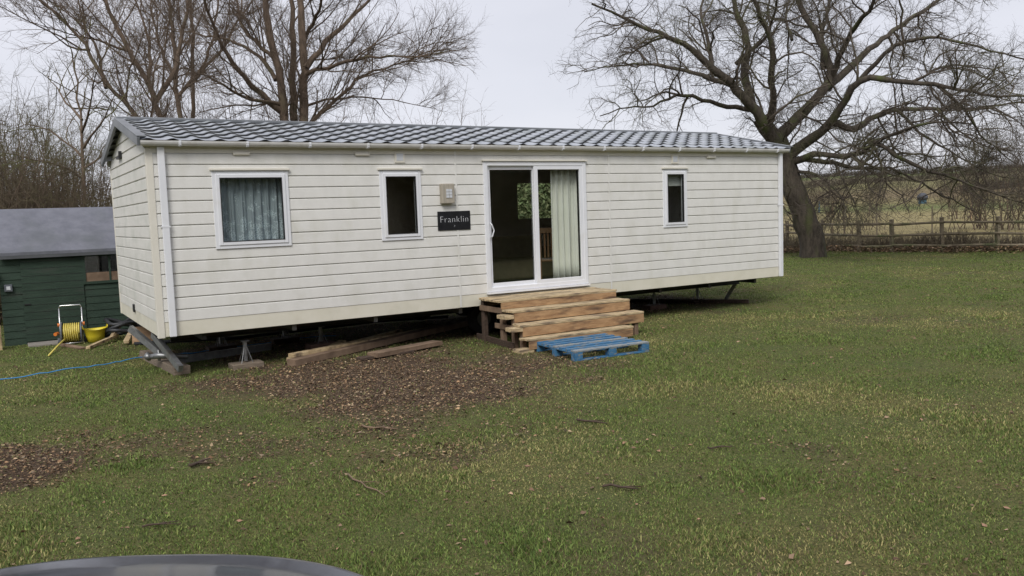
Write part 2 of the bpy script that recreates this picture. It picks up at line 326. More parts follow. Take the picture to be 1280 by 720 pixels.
def ground_mat():
    mt = bpy.data.materials.new('lawn_and_fields'); mt.use_nodes = True; n = mt.node_tree.nodes; L = mt.node_tree.links
    b = n['Principled BSDF']; b.inputs['Roughness'].default_value = .95; b.inputs['Specular IOR Level'].default_value = .15
    g = n.new('ShaderNodeNewGeometry'); a = n.new('ShaderNodeAttribute'); a.attribute_name = 'col'; sp = n.new('ShaderNodeSeparateColor'); L.new(a.outputs[0], sp.inputs[0])
    def noise(sc, det=5):
        z = n.new('ShaderNodeTexNoise'); z.inputs['Scale'].default_value = sc; z.inputs['Detail'].default_value = det; z.inputs['Roughness'].default_value = .65; L.new(g.outputs['Position'], z.inputs[0]); return z.outputs[0]
    def ramp(inp, stops):
        r = n.new('ShaderNodeValToRGB'); e = r.color_ramp.elements
        while len(e) < len(stops): e.new(.5)
        for i, (p, c) in enumerate(stops): e[i].position = p; e[i].color = (*c, 1)
        L.new(inp, r.inputs[0]); return r.outputs[0]
    def mixc(f, c1, c2, mode='MIX'):
        mx = n.new('ShaderNodeMix'); mx.data_type = 'RGBA'; mx.blend_type = mode
        if isinstance(f, (int, float)): mx.inputs[0].default_value = f
        else: L.new(f, mx.inputs[0])
        for i, c in ((6, c1), (7, c2)):
            if isinstance(c, tuple): mx.inputs[i].default_value = (*c, 1)
            else: L.new(c, mx.inputs[i])
        return mx.outputs[2]
    lawn = ramp(noise(55, 8), [(.3, (.045, .048, .022)), (.5, (.105, .110, .045)), (.7, (.19, .175, .08))])
    lawn2 = ramp(noise(.9, 5), [(.35, (.85, .95, .8)), (.65, (1.15, 1.05, .95))])
    lawn = mixc(1.0, lawn, lawn2, 'MULTIPLY')
    soil = ramp(noise(70, 8), [(.3, (.035, .024, .017)), (.5, (.085, .058, .040)), (.7, (.17, .12, .08))])
    near = mixc(sp.outputs[0], lawn, soil)
    # fields: bands by distance beyond the fence, broken by noise
    nf = noise(.035, 6); sm = n.new('ShaderNodeMath'); sm.operation = 'MULTIPLY_ADD'; L.new(nf, sm.inputs[0]); sm.inputs[1].default_value = .10; L.new(sp.outputs[2], sm.inputs[2])
    sb = n.new('ShaderNodeMath'); sb.operation = 'SUBTRACT'; L.new(sm.outputs[0], sb.inputs[0]); sb.inputs[1].default_value = .05
    fcol = ramp(sb.outputs[0], [(0, (.15, .125, .07)), (.04, (.23, .20, .105)), (.17, (.27, .24, .125)), (.22, (.12, .15, .055)), (.26, (.22, .20, .10)), (.34, (.19, .155, .095)), (.46, (.17, .165, .08)), (.60, (.14, .125, .08)), (.66, (.11, .15, .05)), (.9, (.10, .13, .045))])
    fn = ramp(noise(.5, 8), [(.3, (.7, .7, .7)), (.7, (1.25, 1.2, 1.1))]); fcol = mixc(1.0, fcol, fn, 'MULTIPLY')
    fn2 = ramp(noise(9, 8), [(.3, (.7, .7, .7)), (.7, (1.25, 1.2, 1.15))]); fcol = mixc(1.0, fcol, fn2, 'MULTIPLY')
    c = mixc(sp.outputs[1], near, fcol); L.new(c, b.inputs['Base Color'])
    bp = n.new('ShaderNodeBump'); bp.inputs['Strength'].default_value = .8; bp.inputs['Distance'].default_value = .03; L.new(noise(45, 8), bp.inputs['Height']); L.new(bp.outputs[0], b.inputs['Normal'])
    return mt
M['ground'] = ground_mat()
o = raw_mesh('ground', np.stack([gx, gy, gz], 1), F, M['ground'], smooth=True, col=ground_col); tag(o, kind='structure')

# ------------------------------------------------------------------ static caravan
LEN, WID, HT, AP = 11.38, 3.76, 2.40, 2.89
cv = empty('static_caravan', (0, 0, G), label='long cream static caravan with grey tiled roof standing on jacks above the grass', cat='static caravan')
class CMB(MB):                                   # the caravan's parts are measured from the wall's bottom
    def build(s, name, mat, parent=None, off=True, **k):
        if off: s.v = [(x, y, z-G) for x, y, z in s.v]
        return super().build(name, mat, parent, **k)
OPEN = [(.80, 1.13, 1.68, 2.04), (3.10, 1.12, 3.64, 2.04), (4.80, .22, 6.64, 2.16), (8.42, 1.10, 8.88, 2.04)]   # x0 z0 x1 z1 holes in the long wall
z0c, PITCHC = .19, .1527
def prof(t):     # outward offset within one course
    if t < .84: return .018-.003*t/.84
    if t < .92: return .015*(1-(t-.84)/.08)
    return 0.0
def siding(mb, X0, X1, zlo, zhi, opens, place, halfw=None):
    """courses of lapped boards; place(x, off, z) -> point"""
    k = 0; za = z0c
    while za < zhi-.001:
        brk = {za, za+.84*PITCHC, za+.92*PITCHC, za+PITCHC}
        for o_ in opens:
            for zz in (o_[1], o_[3]):
                if za < zz < za+PITCHC: brk.add(zz)
        for q in (zhi,):
            if za < q < za+PITCHC: brk.add(q)
        bl = sorted(b for b in brk if b <= zhi+1e-6)
        first = True
        for a, b in zip(bl[:-1], bl[1:]):
            pa = prof((a-za)/PITCHC+1e-6) if not abs(a-za) < 1e-6 else .018; pb = prof((b-za)/PITCHC-1e-6)
            ivs = [(X0, X1)]
            for o_ in opens:
                if o_[1] < (a+b)/2 < o_[3]:
                    nv = []
                    for p, q in ivs:
                        if o_[2] <= p or o_[0] >= q: nv.append((p, q)); continue
                        if o_[0] > p: nv.append((p, o_[0]))
                        if o_[2] < q: nv.append((o_[2], q))
                    ivs = nv
            for p, q in ivs:
                if halfw:
                    (pl, ql), (pu, qu) = halfw(a), halfw(b)
                else: pl, ql, pu, qu = p, q, p, q
                nseg = max(1, int((q-p)/1.5))
                for i in range(nseg):
                    f0, f1 = i/nseg, (i+1)/nseg
                    mb.add([place(pl+(ql-pl)*f0, pa, a), place(pl+(ql-pl)*f1, pa, a), place(pu+(qu-pu)*f1, pb, b), place(pu+(qu-pu)*f0, pb, b)], [(0, 1, 2, 3)])
                if first: mb.add([place(pl, 0, a), place(ql, 0, a), place(ql, pa, a), place(pl, pa, a)], [(0, 1, 2, 3)])
            first = False
        za += PITCHC
mb = CMB(); siding(mb, .055, LEN-.05, z0c, 2.37, OPEN, lambda x, o, z: (x, -o, z))
mb.build('front_cladding', M['siding'], cv)
def hw(z):
    if z <= HT: return (0.055, WID-.055)
    t = (z-HT)/(AP-HT); return (WID/2*t, WID-WID/2*t)
mb = CMB(); siding(mb, .055, WID-.055, z0c, 2.93, [], lambda y, o, z: (-o, y, z), hw)
mb.build('end_cladding', M['siding_end'], cv)
# shell: back, far end, floor, ceiling, inner skin and partitions
mb = CMB()
def wall_with_holes(mb, X0, X1, Z0, Z1, opens, y0, y1):
    xs = sorted({X0, X1, *[o[0] for o in opens], *[o[2] for o in opens]}); zs = sorted({Z0, Z1, *[o[1] for o in opens], *[o[3] for o in opens]})
    for a, b in zip(xs[:-1], xs[1:]):
        for c, d_ in zip(zs[:-1], zs[1:]):
            mx_, mz_ = (a+b)/2, (c+d_)/2
            if any(o[0] < mx_ < o[2] and o[1] < mz_ < o[3] for o in opens): continue
            mb.box((a, y0, c), (b, y1, d_))
BACKOPEN = [(7.68, 1.28, 8.6, 2.02), (2.9, .9, 4.3, 2.1), (4.9, 1.0, 6.75, 2.1), (9.3, 1.2, 10.2, 2.0)]  # second and third openings added out of view to let light into the rooms
wall_with_holes(mb, .03, LEN-.03, .02, HT-.02, OPEN, .004, .06)
mb.build('inner_front_wall', M['interior'], cv)
mb = CMB(); wall_with_holes(mb, .03, LEN-.03, .0, HT, BACKOPEN, WID-.05, WID); mb.build('back_wall', M['siding_end'], cv)
mb = CMB(); mb.box((LEN-.05, .06, .0), (LEN, WID-.05, HT)); mb.build('end_wall', M['siding_end'], cv)
mb = CMB(); mb.box((.02, .06, 0.0), (.05, WID-.05, HT-.01)); 
mb.build('end_wall', M['siding_end'], cv)
mb = CMB(); mb.add([(LEN-.03, .0, HT), (LEN-.03, WID, HT), (LEN-.03, WID/2, AP)], [(0, 1, 2)]); mb.build('gable', M['siding_end'], cv)
mb = CMB(); mb.box((.05, .06, .03), (LEN-.05, WID-.05, .12)); mb.build('floor_panel', M['intfloor'], cv)
mb = CMB(); mb.box((.05, .06, 2.28), (LEN-.05, WID-.05, 2.31)); mb.build('ceiling_panel', M['interior'], cv)
for x in (2.75, 4.45, 8.30):  # inner walls added to keep the rooms dark
    mb = CMB(); mb.box((x, .06, .12), (x+.04, WID-.05 if x != 8.30 else 1.5, 2.28)); mb.build('partition', M['interior'], cv)
# skirts and corner trims
mb = CMB(); mb.box((.03, -.012, 0), (LEN-.03, .0035, z0c-.002)); mb.build('lower_trim', M['skirt'], cv, bevel=.003)
mb = CMB(); mb.box((-.012, .03, 0.002), (.0, WID-.03, z0c-.002)); mb.build('lower_trim', M['skirt'], cv, bevel=.003)
mb = CMB(); mb.box((-.026, -.026, -.012), (.055, -.0005, HT-.03)); mb.box((-.026, -.0004, -.012), (-.0005, .075, HT-.03)); mb.build('corner_trim', M['cream'], cv, bevel=.004)
mb = CMB(); mb.box((-.02, WID-.06, 0), (-.0005, WID+.02, HT-.03)); mb.build('corner_trim', M['cream'], cv)
for x in (4.27, 7.17):
    zt = 2.37
    mb = CMB(); mb.box((x, -.023, .01), (x+.03, -.0185, zt)); mb.build('joint_strip', M['siding'], cv)
mb = CMB(); mb.box((.03, -.021, 2.31), (LEN-.03, -.0185, 2.375)); mb.build('eaves_trim', M['cream'], cv)
# fascia, gutter, downpipes
mb = CMB(); mb.box((-.05, -.05, 2.375), (LEN+.05, -.02, 2.47)); mb.box((-.05, WID+.02, 2.375), (LEN+.05, WID+.05, 2.47)); mb.build('fascia', M['cream'], cv)
mb = CMB(); nn = 9; ring = []
for i in range(nn+1):
    a = math.pi*i/nn; ring.append((-.110-.052*math.cos(a)*-1, 2.445-.05*math.sin(a)))
ring = [(-.110+.05*math.cos(math.pi+math.pi*i/nn), 2.45+.062*math.sin(math.pi+math.pi*i/nn)) for i in range(nn+1)]
ring2 = [(-.110+.044*math.cos(math.pi+math.pi*i/nn), 2.45+.056*math.sin(math.pi+math.pi*i/nn)) for i in range(nn+1)]
full = ring+ring2[::-1]; K = len(full); x0g, x1g = -.09, LEN+.10
mb.add([(x0g, y, z) for y, z in full]+[(x1g, y, z) for y, z in full], [(i, (i+1) % K, K+(i+1) % K, K+i) for i in range(K)])
for xx in (x0g, x1g): mb.add([(xx, y, z) for y, z in ring], [tuple(range(nn+1))])
gut = mb.build('gutter', M['gutter'], cv, smooth=False)
for i in range(14):
    x = .35+i*.83
    b2 = CMB(); rr = [(-.110+.056*math.cos(math.pi+math.pi*j/8), 2.452+.068*math.sin(math.pi+math.pi*j/8)) for j in range(9)]
    for j in range(8):
        b2.box((x, rr[j][0]-.003, min(rr[j][1], rr[j+1][1])-.003), (x+.03, rr[j+1][0]+.003, max(rr[j][1], rr[j+1][1])+.003))
    b2.build('gutter_bracket', M['upvc'], gut)
for x, xw in ((.105, .085), (LEN-.085, .085)):
    mb = CMB(); mb.box((x, -.075, .0), (x+xw, -.023, 2.39)); dp = mb.build('downpipe', M['upvc'], cv, bevel=.008)
    mb = CMB()
    for z in (1.38,): mb.box((x-.012, -.078, z), (x+xw+.012, -.02, z+.022))
    mb.build('pipe_clip', M['upvc'], dp)
# roof sheets pressed into tiles
def roof_side(sgn):
    P = .285; rows = 7; y_e, z_e, y_r, z_r = -.145, 2.448, WID/2, AP+.03
    nx = int(11.62/P*10); xs = np.linspace(-.10, -.10+11.62, nx+1)
    sl_ = math.hypot(y_r-y_e, z_r-z_e); nrm = (-(z_r-z_e)/sl_, (y_r-y_e)/sl_)
    ts = []                                       # (fraction up the slope, lift)
    for k in range(rows):
        ts += [(k/rows, 0.026 if k else .018), (k/rows+.5/rows, .018 if k else .014), ((k+.90)/rows, .006)]
        ts += [((k+1.0)/rows+.030, .000)] if k < rows-1 else [(1, .006)]
    V = []
    for (t, lift) in ts:
        ph = 2*np.pi*xs/P
        h = lift+.011*np.cos(ph)+.004*np.cos(2*ph)
        tt = t+ (.014*np.cos(ph) if t not in (0, 1) else 0)
        y = y_e+(y_r-y_e)*tt+nrm[0]*h; z = z_e+(z_r-z_e)*tt+nrm[1]*h
        if sgn < 0: y = WID-y
        V.append(np.stack([xs, y, z-G], 1))
    V = np.array(V); nt_, nx_ = V.shape[:2]; idx = np.arange(nt_*nx_).reshape(nt_, nx_)
    F_ = np.stack([idx[:-1, :-1], idx[:-1, 1:], idx[1:, 1:], idx[1:, :-1]], -1).reshape(-1, 4)
    o = raw_mesh('roof_tiles', V.reshape(-1, 3), F_, M['rooftile'], cv); o.data.materials.append(M['gapshade_trim'])
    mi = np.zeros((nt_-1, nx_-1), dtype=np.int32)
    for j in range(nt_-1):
        if j % 4 in (2, 3) and j < nt_-2: mi[j] = 1  # underlap and riser faces coloured dark as painted shade lines
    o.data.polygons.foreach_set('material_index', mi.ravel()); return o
roof_side(1); roof_side(-1)
mb = CMB(); mb.beam((-.11, WID/2, AP+.045), (LEN+.16, WID/2, AP+.045), .16, .05); mb.build('ridge_cap', M['roofdark'], cv, bevel=.015)
for xx in (-.13, LEN+.10):
    for s_ in (1, -1):
        ye, yr = (-.145, WID/2+.0) if s_ > 0 else (WID+.145, WID/2)
        mb = CMB(); a = Vector((xx+.02, ye, 2.435)); b = Vector((xx+.02, yr, AP-.01)); mb.beam(a, b, .035, .10)
        a = Vector((xx+.058, ye, 2.50)); b = Vector((xx+.058, yr, AP+.05)); mb.beam(a, b, .11, .018); mb.build('verge_board', M['roofdark'], cv, bevel=.004)
# windows
def frame_ring(mb, x0, z0, x1, z1, wd, y0, y1):
    mb.box((x0, y0, z0), (x0+wd, y1, z1)); mb.box((x1-wd, y0, z0), (x1, y1, z1))
    mb.box((x0+wd, y0, z0), (x1-wd, y1, z0+wd)); mb.box((x0+wd, y0, z1-wd), (x1-wd, y1, z1))
def window(x0, z0, x1, z1):
    mb = CMB(); frame_ring(mb, x0, z0, x1, z1, .05, -.034, .03); wdw = mb.build('window', M['upvc'], cv, bevel=.005)
    mb = CMB(); frame_ring(mb, x0+.045, z0+.045, x1-.045, z1-.045, .05, -.046, .02); mb.build('sash', M['upvc'], wdw, bevel=.006)
    mb = CMB(); frame_ring(mb, x0+.09, z0+.09, x1-.09, z1-.09, .010, -.050, -.005); mb.build('seal', M['black'], wdw)
    mb = CMB(); mb.box((x0+.095, -.028, z0+.095), (x1-.095, -.022, z1-.095)); mb.build('pane', M['glass'], wdw)
    mb = CMB(); mb.box((x0-.02, -.06, z1+.002), (x1+.02, -.015, z1+.03)); mb.build('drip_strip', M['cream'], wdw, bevel=.004)
    return wdw
window(.745, 1.075, 1.735, 2.085); window(3.05, 1.075, 3.70, 2.085); w3 = window(8.37, 1.06, 8.93, 2.085)
# patio door
mb = CMB(); DX0, DZ0, DX1, DZ1 = 4.755, .20, 6.69, 2.215
frame_ring(mb, DX0, DZ0, DX1, DZ1, .07, -.045, .05); pd = mb.build('patio_door', M['upvc'], cv, bevel=.006)
mb = CMB(); mb.box((DX0-.02, -.07, DZ1+.002), (DX1+.02, -.015, DZ1+.022)); mb.build('drip_strip', M['cream'], pd)
mb = CMB(); mb.box((DX0-.01, -.075, DZ0-.03), (DX1+.01, -.0, DZ0-.002)); mb.build('threshold', M['upvc'], pd)
mid = 5.70
for (a, b, y0, y1) in ((DX0+.055, mid+.04, .002, .04), (mid-.03, DX1-.055, -.038, -.002)):
    mb = CMB(); frame_ring(mb, a, DZ0+.055, b, DZ1-.055, .075, y0, y1); sd = mb.build('sliding_panel' if y0 > 0 else 'fixed_panel', M['upvc'], pd, bevel=.005)
    mb = CMB(); mb.box((a+.07, (y0+y1)/2-.004, DZ0+.125), (b-.07, (y0+y1)/2+.004, DZ1-.125)); mb.build('pane', M['glass'], pd)
mb = CMB(); mb.box((DX0+.075, -.03, 1.02), (DX0+.10, .0, 1.30)); mb.tube([(DX0+.09, -.03, 1.04), (DX0+.09, -.08, 1.06), (DX0+.125, -.08, 1.15), (DX0+.09, -.08, 1.24), (DX0+.09, -.03, 1.27)], .011, 6); mb.build('handle', M['chalk'], pd)
# small fittings
for x, z in ((1.03, 2.285), (2.70, 2.285), (9.42, 2.275)):
    mb = CMB(); mb.box((x, -.05, z), (x+.22, -.0155, z+.05)); mb.build('cable_cover', M['cream'], cv, bevel=.012)
for x, z in ((3.30, 2.19), (8.58, 2.18)):
    mb = CMB(); mb.box((x, -.035, z), (x+.16, -.0155, z+.16)); v_ = mb.build('vent', M['cream'], cv, bevel=.004)
    mb = CMB(); mb.box((x+.03, -.038, z+.03), (x+.13, -.0352, z+.13)); mb.build('grille', M['lampglass'], v_)
mb = CMB(); mb.box((4.0, -.10, 1.585), (4.215, -.016, 1.88)); wl = mb.build('wall_light', M['lampbox'], cv, bevel=.012)
mb = CMB()
for i in range(2):
    for j in range(3): mb.box((4.07+i*.052, -.108, 1.67+j*.045), (4.115+i*.052, -.1005, 1.708+j*.045))
mb.build('lens', M['lampglass'], wl)
mb = CMB(); mb.box((3.95, -.03, 1.185), (4.50, -.0155, 1.47)); npl = mb.build('name_plate', M['slate'], cv, bevel=.003)
def text(body, size, loc, mat, parent, name, shear=0):
    cu = bpy.data.curves.new(name, 'FONT'); cu.body = body; cu.size = size; cu.extrude = .0015; cu.align_x = 'CENTER'; cu.align_y = 'CENTER'; cu.offset = -.0028*size/.12; cu.space_character = 1.12
    t = bpy.data.objects.new(name, cu); COL.objects.link(t); dg = bpy.context.evaluated_depsgraph_get(); dg.update()
    me = bpy.data.meshes.new_from_object(t.evaluated_get(dg)); bpy.data.objects.remove(t)
    Mx = Matrix.Translation(Vector(loc)-Vector((0, 0, G))) @ Matrix.Rotation(R_(90), 4, 'X'); me.transform(Mx)
    me.materials.clear(); me.materials.append(mat); o = bpy.data.objects.new(name, me); COL.objects.link(o); o.parent = parent; return o
text('Franklin', .135, (4.225, -.0325, 1.345), M['chalk'], npl, 'lettering')
text('*', .07, (4.225, -.0325, 1.235), M['chalk'], npl, 'emblem')
# bracket and vent on the end wall
p = on(150, 197, 0, -.02)
mb = CMB(); y, z = p[1], p[2]; mb.box((-.06, y-.18, z-.02), (-.0145, y+.14, z+.015)); mb.box((-.06, y-.20, z-.02), (-.0145, y-.15, z+.08)); mb.build('bracket', M['black'], cv)
p = on(168, 385, 0, -.02); mb = CMB(); mb.box((-.04, p[1]-.05, p[2]-.06), (-.0145, p[1]+.05, p[2]+.06)); mb.build('flue_vent', M['black'], cv, bevel=.01)
# chassis
mb = CMB()
for y in (.85, 2.75):
    for (dz0, dz1, hw_) in ((-.03, -.02, .04), (-.18, -.17, .04)): mb.box((.25, y-hw_, dz0), (LEN-.25, y+hw_, dz1))
    mb.box((.25, y-.006, -.17), (LEN-.25, y+.006, -.03))
mb.build('chassis_beam', M['chassis'], cv)
mb = CMB(); mb.box((.1, .1, -.02), (LEN-.1, WID-.1, .0)); mb.build('underfloor', M['chassis'], cv)
for x in (.55, 1.75, 2.95, 4.35, 5.75, 7.1, 8.4, 9.6, 10.8):
    mb = CMB(); mb.beam((x, .16, -.065), (x, WID-.16, -.065), .05, .07); mb.box((x-.03, .12, -.10), (x+.03, .16, -.021)); mb.build('outrigger', M['steel'] if x in (1.75, 2.95, 4.35) else M['chassis'], cv)
for x in (5.0, 5.9):                             # wheels under the middle
    for y in (.62, 2.95):
        mb = CMB(); mb.tube([(x, y-.07, -.28), (x, y+.07, -.28)], .25, 20); wh = mb.build('wheel', M['tyre'], cv, bevel=.02)
        mb = CMB(); mb.tube([(x, y-.075, -.28), (x, y+.075, -.28)], .13, 14); mb.build('rim', M['steel'], wh)
# drawbar: two bars running down from the chassis to the coupling at the left end
B1a, B1b = on(162, 402, 1, 1.75), gp(203, 444, G+.13)
B2a, B2b = on(192, 424, 1, .75), gp(226, 461, G+.13)
for a, b in ((B1a, B1b), (B2a, B2b)):
    a = a.copy(); a[2] = -.04
    mb = CMB(); mb.beam(a, b, .06, .09); mb.build('drawbar', M['steel'], cv)
hb = gp(199, 448, G+.16)
mb = CMB(); mb.tube([hb+[-.12, .1, .02], hb+[0, 0, .04], hb+[.35, -.12, .0]], [.03, .045, .035], 10); mb.tube([hb+[0, 0, -.03], hb+[0, 0, .12]], .02, 8); mb.tube([hb+[-.14, .12, .0], hb+[-.10, .1, .05]], .055, 10); mb.build('tow_coupling', M['steel'], cv, smooth=True)
e1 = on(922, 350, 1, .9); e2 = gp(907, 374, G+.05); mb = CMB(); mb.beam(e1, e2, .07, .07); mb.build('rear_strut', M['steel'], cv)

# net curtain, door curtain, blind, seats inside
def wavy(name, x0, x1, y, z0, z1, amp, per, mat, n=120, th=.004, gather=0):
    xs = np.linspace(x0, x1, n); V = []
    zs = np.linspace(z0, z1, 8)
    for zz in zs:
        f = (z1-zz)/(z1-z0); yy = y+amp*np.sin(2*np.pi*(xs-x0)/per+1.2*np.sin(xs*9)+f*.6)*(0.6+.4*f)+.3*amp*np.sin(2*np.pi*(xs)/per*2.3)
        V.append(np.stack([xs+gather*f*np.sin(xs*20), yy, np.full(n, zz)], 1))
    V = np.array(V); idx = np.arange(8*n).reshape(8, n)
    F_ = np.stack([idx[:-1, :-1], idx[:-1, 1:], idx[1:, 1:], idx[1:, :-1]], -1).reshape(-1, 4)
    o = raw_mesh(name, V.reshape(-1, 3), F_, mat, smooth=True); return o
o = wavy('net_curtain', .80, 1.68, .12, 1.10, 2.05, .028, .12, M['lace'], 200); tag(o, 'grey white lace net curtain hanging inside the largest window', 'curtain')
o = wavy('door_curtain', 6.12, 6.64, .17, .26, 2.18, .04, .135, M['curtain'], 160); so_ = o.modifiers.new('s', 'SOLIDIFY'); so_.thickness = .004; tag(o, 'pale cream curtain gathered inside the sliding glass door', 'curtain')
mb = MB(); mb.box((8.42, .07, 1.80), (8.88, .085, 2.10)); mb.tube([(8.42, .078, 1.80), (8.88, .078, 1.80)], .014, 8); mb.build('roller_blind', M['blind'], bevel=.002, label='grey roller blind pulled a little way down in the small far window', cat='blind')
def chair(loc, rz):
    t = empty('dining_chair', loc, rz, label='brown wooden slat backed chair seen through the glass door', cat='chair')
    mb = MB(); mb.box((-.22, -.22, .43), (.22, .22, .47)); mb.build('seat', M['brownwood'], t, bevel=.01)
    for sx in (-.2, .2):
        mb = MB(); mb.beam((sx, -.2, 0), (sx, -.2, .43), .04, .04); mb.build('leg', M['brownwood'], t)
        mb = MB(); mb.beam((sx, .2, 0), (sx, .24, 1.0), .035, .04); mb.build('leg', M['brownwood'], t)
    mb = MB()
    for i in range(5): mb.beam((-.12+i*.06, .205, .5), (-.12+i*.06, .235, .95), .03, .012)
    mb.beam((-.2, .24, .97), (.2, .24, .97), .03, .09); mb.build('backrest', M['brownwood'], t, bevel=.004); return t
chair((6.62, .95, .12), R_(150))
t = empty('sofa', (6.55, 2.2, .12), 0, label='brown sofa in the dim room behind the glass door', cat='sofa')
mb = MB(); mb.box((-.9, -.4, .08), (.9, .4, .42)); mb.build('seat', M['sofa'], t, bevel=.04)
mb = MB(); mb.box((-.9, .3, .42), (.9, .5, .85)); mb.build('backrest', M['sofa'], t, bevel=.05)
for sx in (-1, .9): mb = MB(); mb.box((sx, -.4, .08), (sx+.1, .5, .62)); mb.build('armrest', M['sofa'], t, bevel=.03)
# ------------------------------------------------------------------ supports under the caravan
def jack(loc, h, label, blockmat, tall=.13, bw=.42, rz=0.):
    b = MB(); b.box((-bw/2, -.13, -.03), (bw/2, .13, tall)); ob = b.build('support_block', M[blockmat], bevel=.01); ob.location = loc; ob.rotation_euler.z = rz
    tag(ob, label.replace('jack stand', 'timber block')+' carrying its stand', 'block', 'blocks under the caravan jacks')
    t = empty('jack_stand', (loc[0], loc[1], loc[2]+tall), rz, label=label, cat='jack', group='jack stands under the caravan')
    b = MB(); b.tube([(0, 0, .02), (0, 0, h)], .027, 8); b.box((-.05, -.05, h-.012), (.05, .05, h)); b.build('post', M['steel'], t)
    for i in range(4):
        a = math.pi/4+i*math.pi/2; b = MB(); b.tube([(0, 0, h*.9), (.105*math.cos(a), .105*math.sin(a), .0)], .0055, 5); b.build('leg', M['steel'], t)
    return t
JK = [((308, 461), .8, 'pale jack stand nearest the drawbar on a wide weathered block', 'blockwood', .07),
      ((277, 440), 2.75, 'jack stand far back under the left end of the caravan', 'darkwood', .08),
      ((356, 430), 2.75, 'jack stand in the back row behind the plank ends', 'darkwood', .08),
      ((402, 440), .85, 'jack stand on a brick red block just behind the long planks', 'rustwood', .12),
      ((818, 388), .9, 'jack stand right beside the wooden steps on a low red block', 'rustwood', .08),
      ((872, 380), 1.9, 'jack stand with thin splayed legs closest to the far slanting strut', 'darkwood', .05)]
for (px, py), yy, lb, mt_, tl in JK:
    p = gp(px, py-2); jack((float(p[0]), float(p[1]), G), -.18-G-tl, lb, mt_, tl)
a = gp(184, 446); b = gp(228, 468); mb = MB(); mb.beam(a+[0, 0, .05], b+[0, 0, .05], .22, .12, jit=.006)
mb.build('sleeper_block', M['blockwood'], bevel=.012, label='thick weathered timber sleeper under the caravan drawbar', cat='sleeper')
a = gp(222, 456); b = gp(340, 438); mb = MB(); a[2] = b[2] = G+.06
dv = (b-a)/np.linalg.norm(b-a); sv = np.array([-dv[1], dv[0], 0])
mb.beam(a, b, .012, .10); mb.beam(a+sv*.03+[0, 0, .047], b+sv*.03+[0, 0, .047], .05, .008); mb.beam(a+sv*.03-[0, 0, .047], b+sv*.03-[0, 0, .047], .05, .008)
mb.build('steel_channel', M['steel'], label='galvanised steel channel lying on the ground beside the drawbar sleeper', cat='steel bar')
a = gp(786, 378); b = gp(936, 379); mb = MB(); mb.beam(a+[0, 0, .04], b+[0, 0, .04], .12, .07, jit=.005)
mb.build('ground_beam', M['darkwood'], bevel=.005, label='long dark timber lying under the far end of the caravan', cat='timber')

# ------------------------------------------------------------------ loose planks
def plank(a, b, w_, h, mat, label, roll=0):
    mb = MB(); mid_ = (np.array(a)+np.array(b))/2
    a = np.array(a)-mid_; b = np.array(b)-mid_
    mb.beam(a, b, w_, h, roll, jit=.006); o = mb.build('plank', M[mat], bevel=.004, label=label, cat='plank', group='planks piled half under the caravan'); o.location = mid_; return o
A1 = gp(364, 458); B1 = gp(588, 409)
sd_ = np.array([-(B1-A1)[1], (B1-A1)[0], 0])/np.linalg.norm(B1-A1)
plank(A1+[0, 0, .05], B1+[0, 0, .10], .17, .09, 'plankdark', 'longest dark plank at the front bottom of the pile')
A2 = gp(366, 456)+sd_*.03; B2 = gp(500, 430)+sd_*.03
plank(A2+[0, 0, .125], on(537, 411, 1, 1.25), .10, .045, 'plank', 'pale sawn plank lying on top of the longest dark plank')
plank(gp(372, 455)+sd_*.16+[0, 0, .05], on(500, 413, 1, 1.4), .12, .05, 'plank', 'pale plank just behind the topmost pale plank')
plank(gp(418, 445)+sd_*.2+[0, 0, .06], gp(441, 436)+sd_*.2+[0, 0, .10], .11, .05, 'plank', 'short pale offcut sticking out behind the long plank')
plank(gp(466, 449)+[0, 0, .06], gp(547, 433)+[0, 0, .06], .22, .06, 'plankdark', 'short broad brown plank in front of the long planks')
plank(gp(448, 451)+[0, 0, .025], gp(515, 441)+[0, 0, .025], .14, .035, 'darkwood', 'thin dark board flat on the leaves below the short brown plank')

# ------------------------------------------------------------------ wooden steps
X0, X1 = 4.57, 6.73
st = empty('wooden_steps', (X0, 0, G), label='home made timber steps up to the sliding glass door', cat='steps')
class SMB(MB):
    def build(s, name, mat, parent=None, **k):
        s.v = [(x-X0, y, z-G) for x, y, z in s.v]; return super().build(name, mat, parent, **k)
STEPS = [(.135, -.72, X0, X1, .13), (0.0, -1.03, X0+.03, X1+.02, .165), (-.18, -1.27, X0+.02, X1+.10, .165), (-.355, -1.46, X0+.0, X1-.28, .15)]
def tread(z, yf, yb, xa, xb, split=None):
    n_ = max(1, round((yb-yf)/.13)); w_ = (yb-yf)/n_
    for i in range(n_):
        segs = [(xa, xb)] if not split else [(xa, split-.006), (split+.006, xb)]
        for (p, q) in segs:
            mb = SMB(); dz = random.uniform(-.003, .003); e1 = random.uniform(0, .03); mb.box((p-(e1 if p == xa else 0), yf+i*w_+.004, z-.032+dz), (q+random.uniform(0, .02), yf+(i+1)*w_-.004, z+dz)); mb.build('tread', M['steptread'], st, bevel=.004)
yb = -.07
for i, (z, yf, xa, xb, rh) in enumerate(STEPS):
    tread(z, yf, yb, xa, xb, split=5.95 if i == 3 else None)
    mb = SMB(); mb.box((xa+.02, yf+.004, z-.034-rh+.03), (xb-.0, yf+.03, z-.036)); mb.build('riser', M['stepface'], st, bevel=.004)
    yb = yf+.02
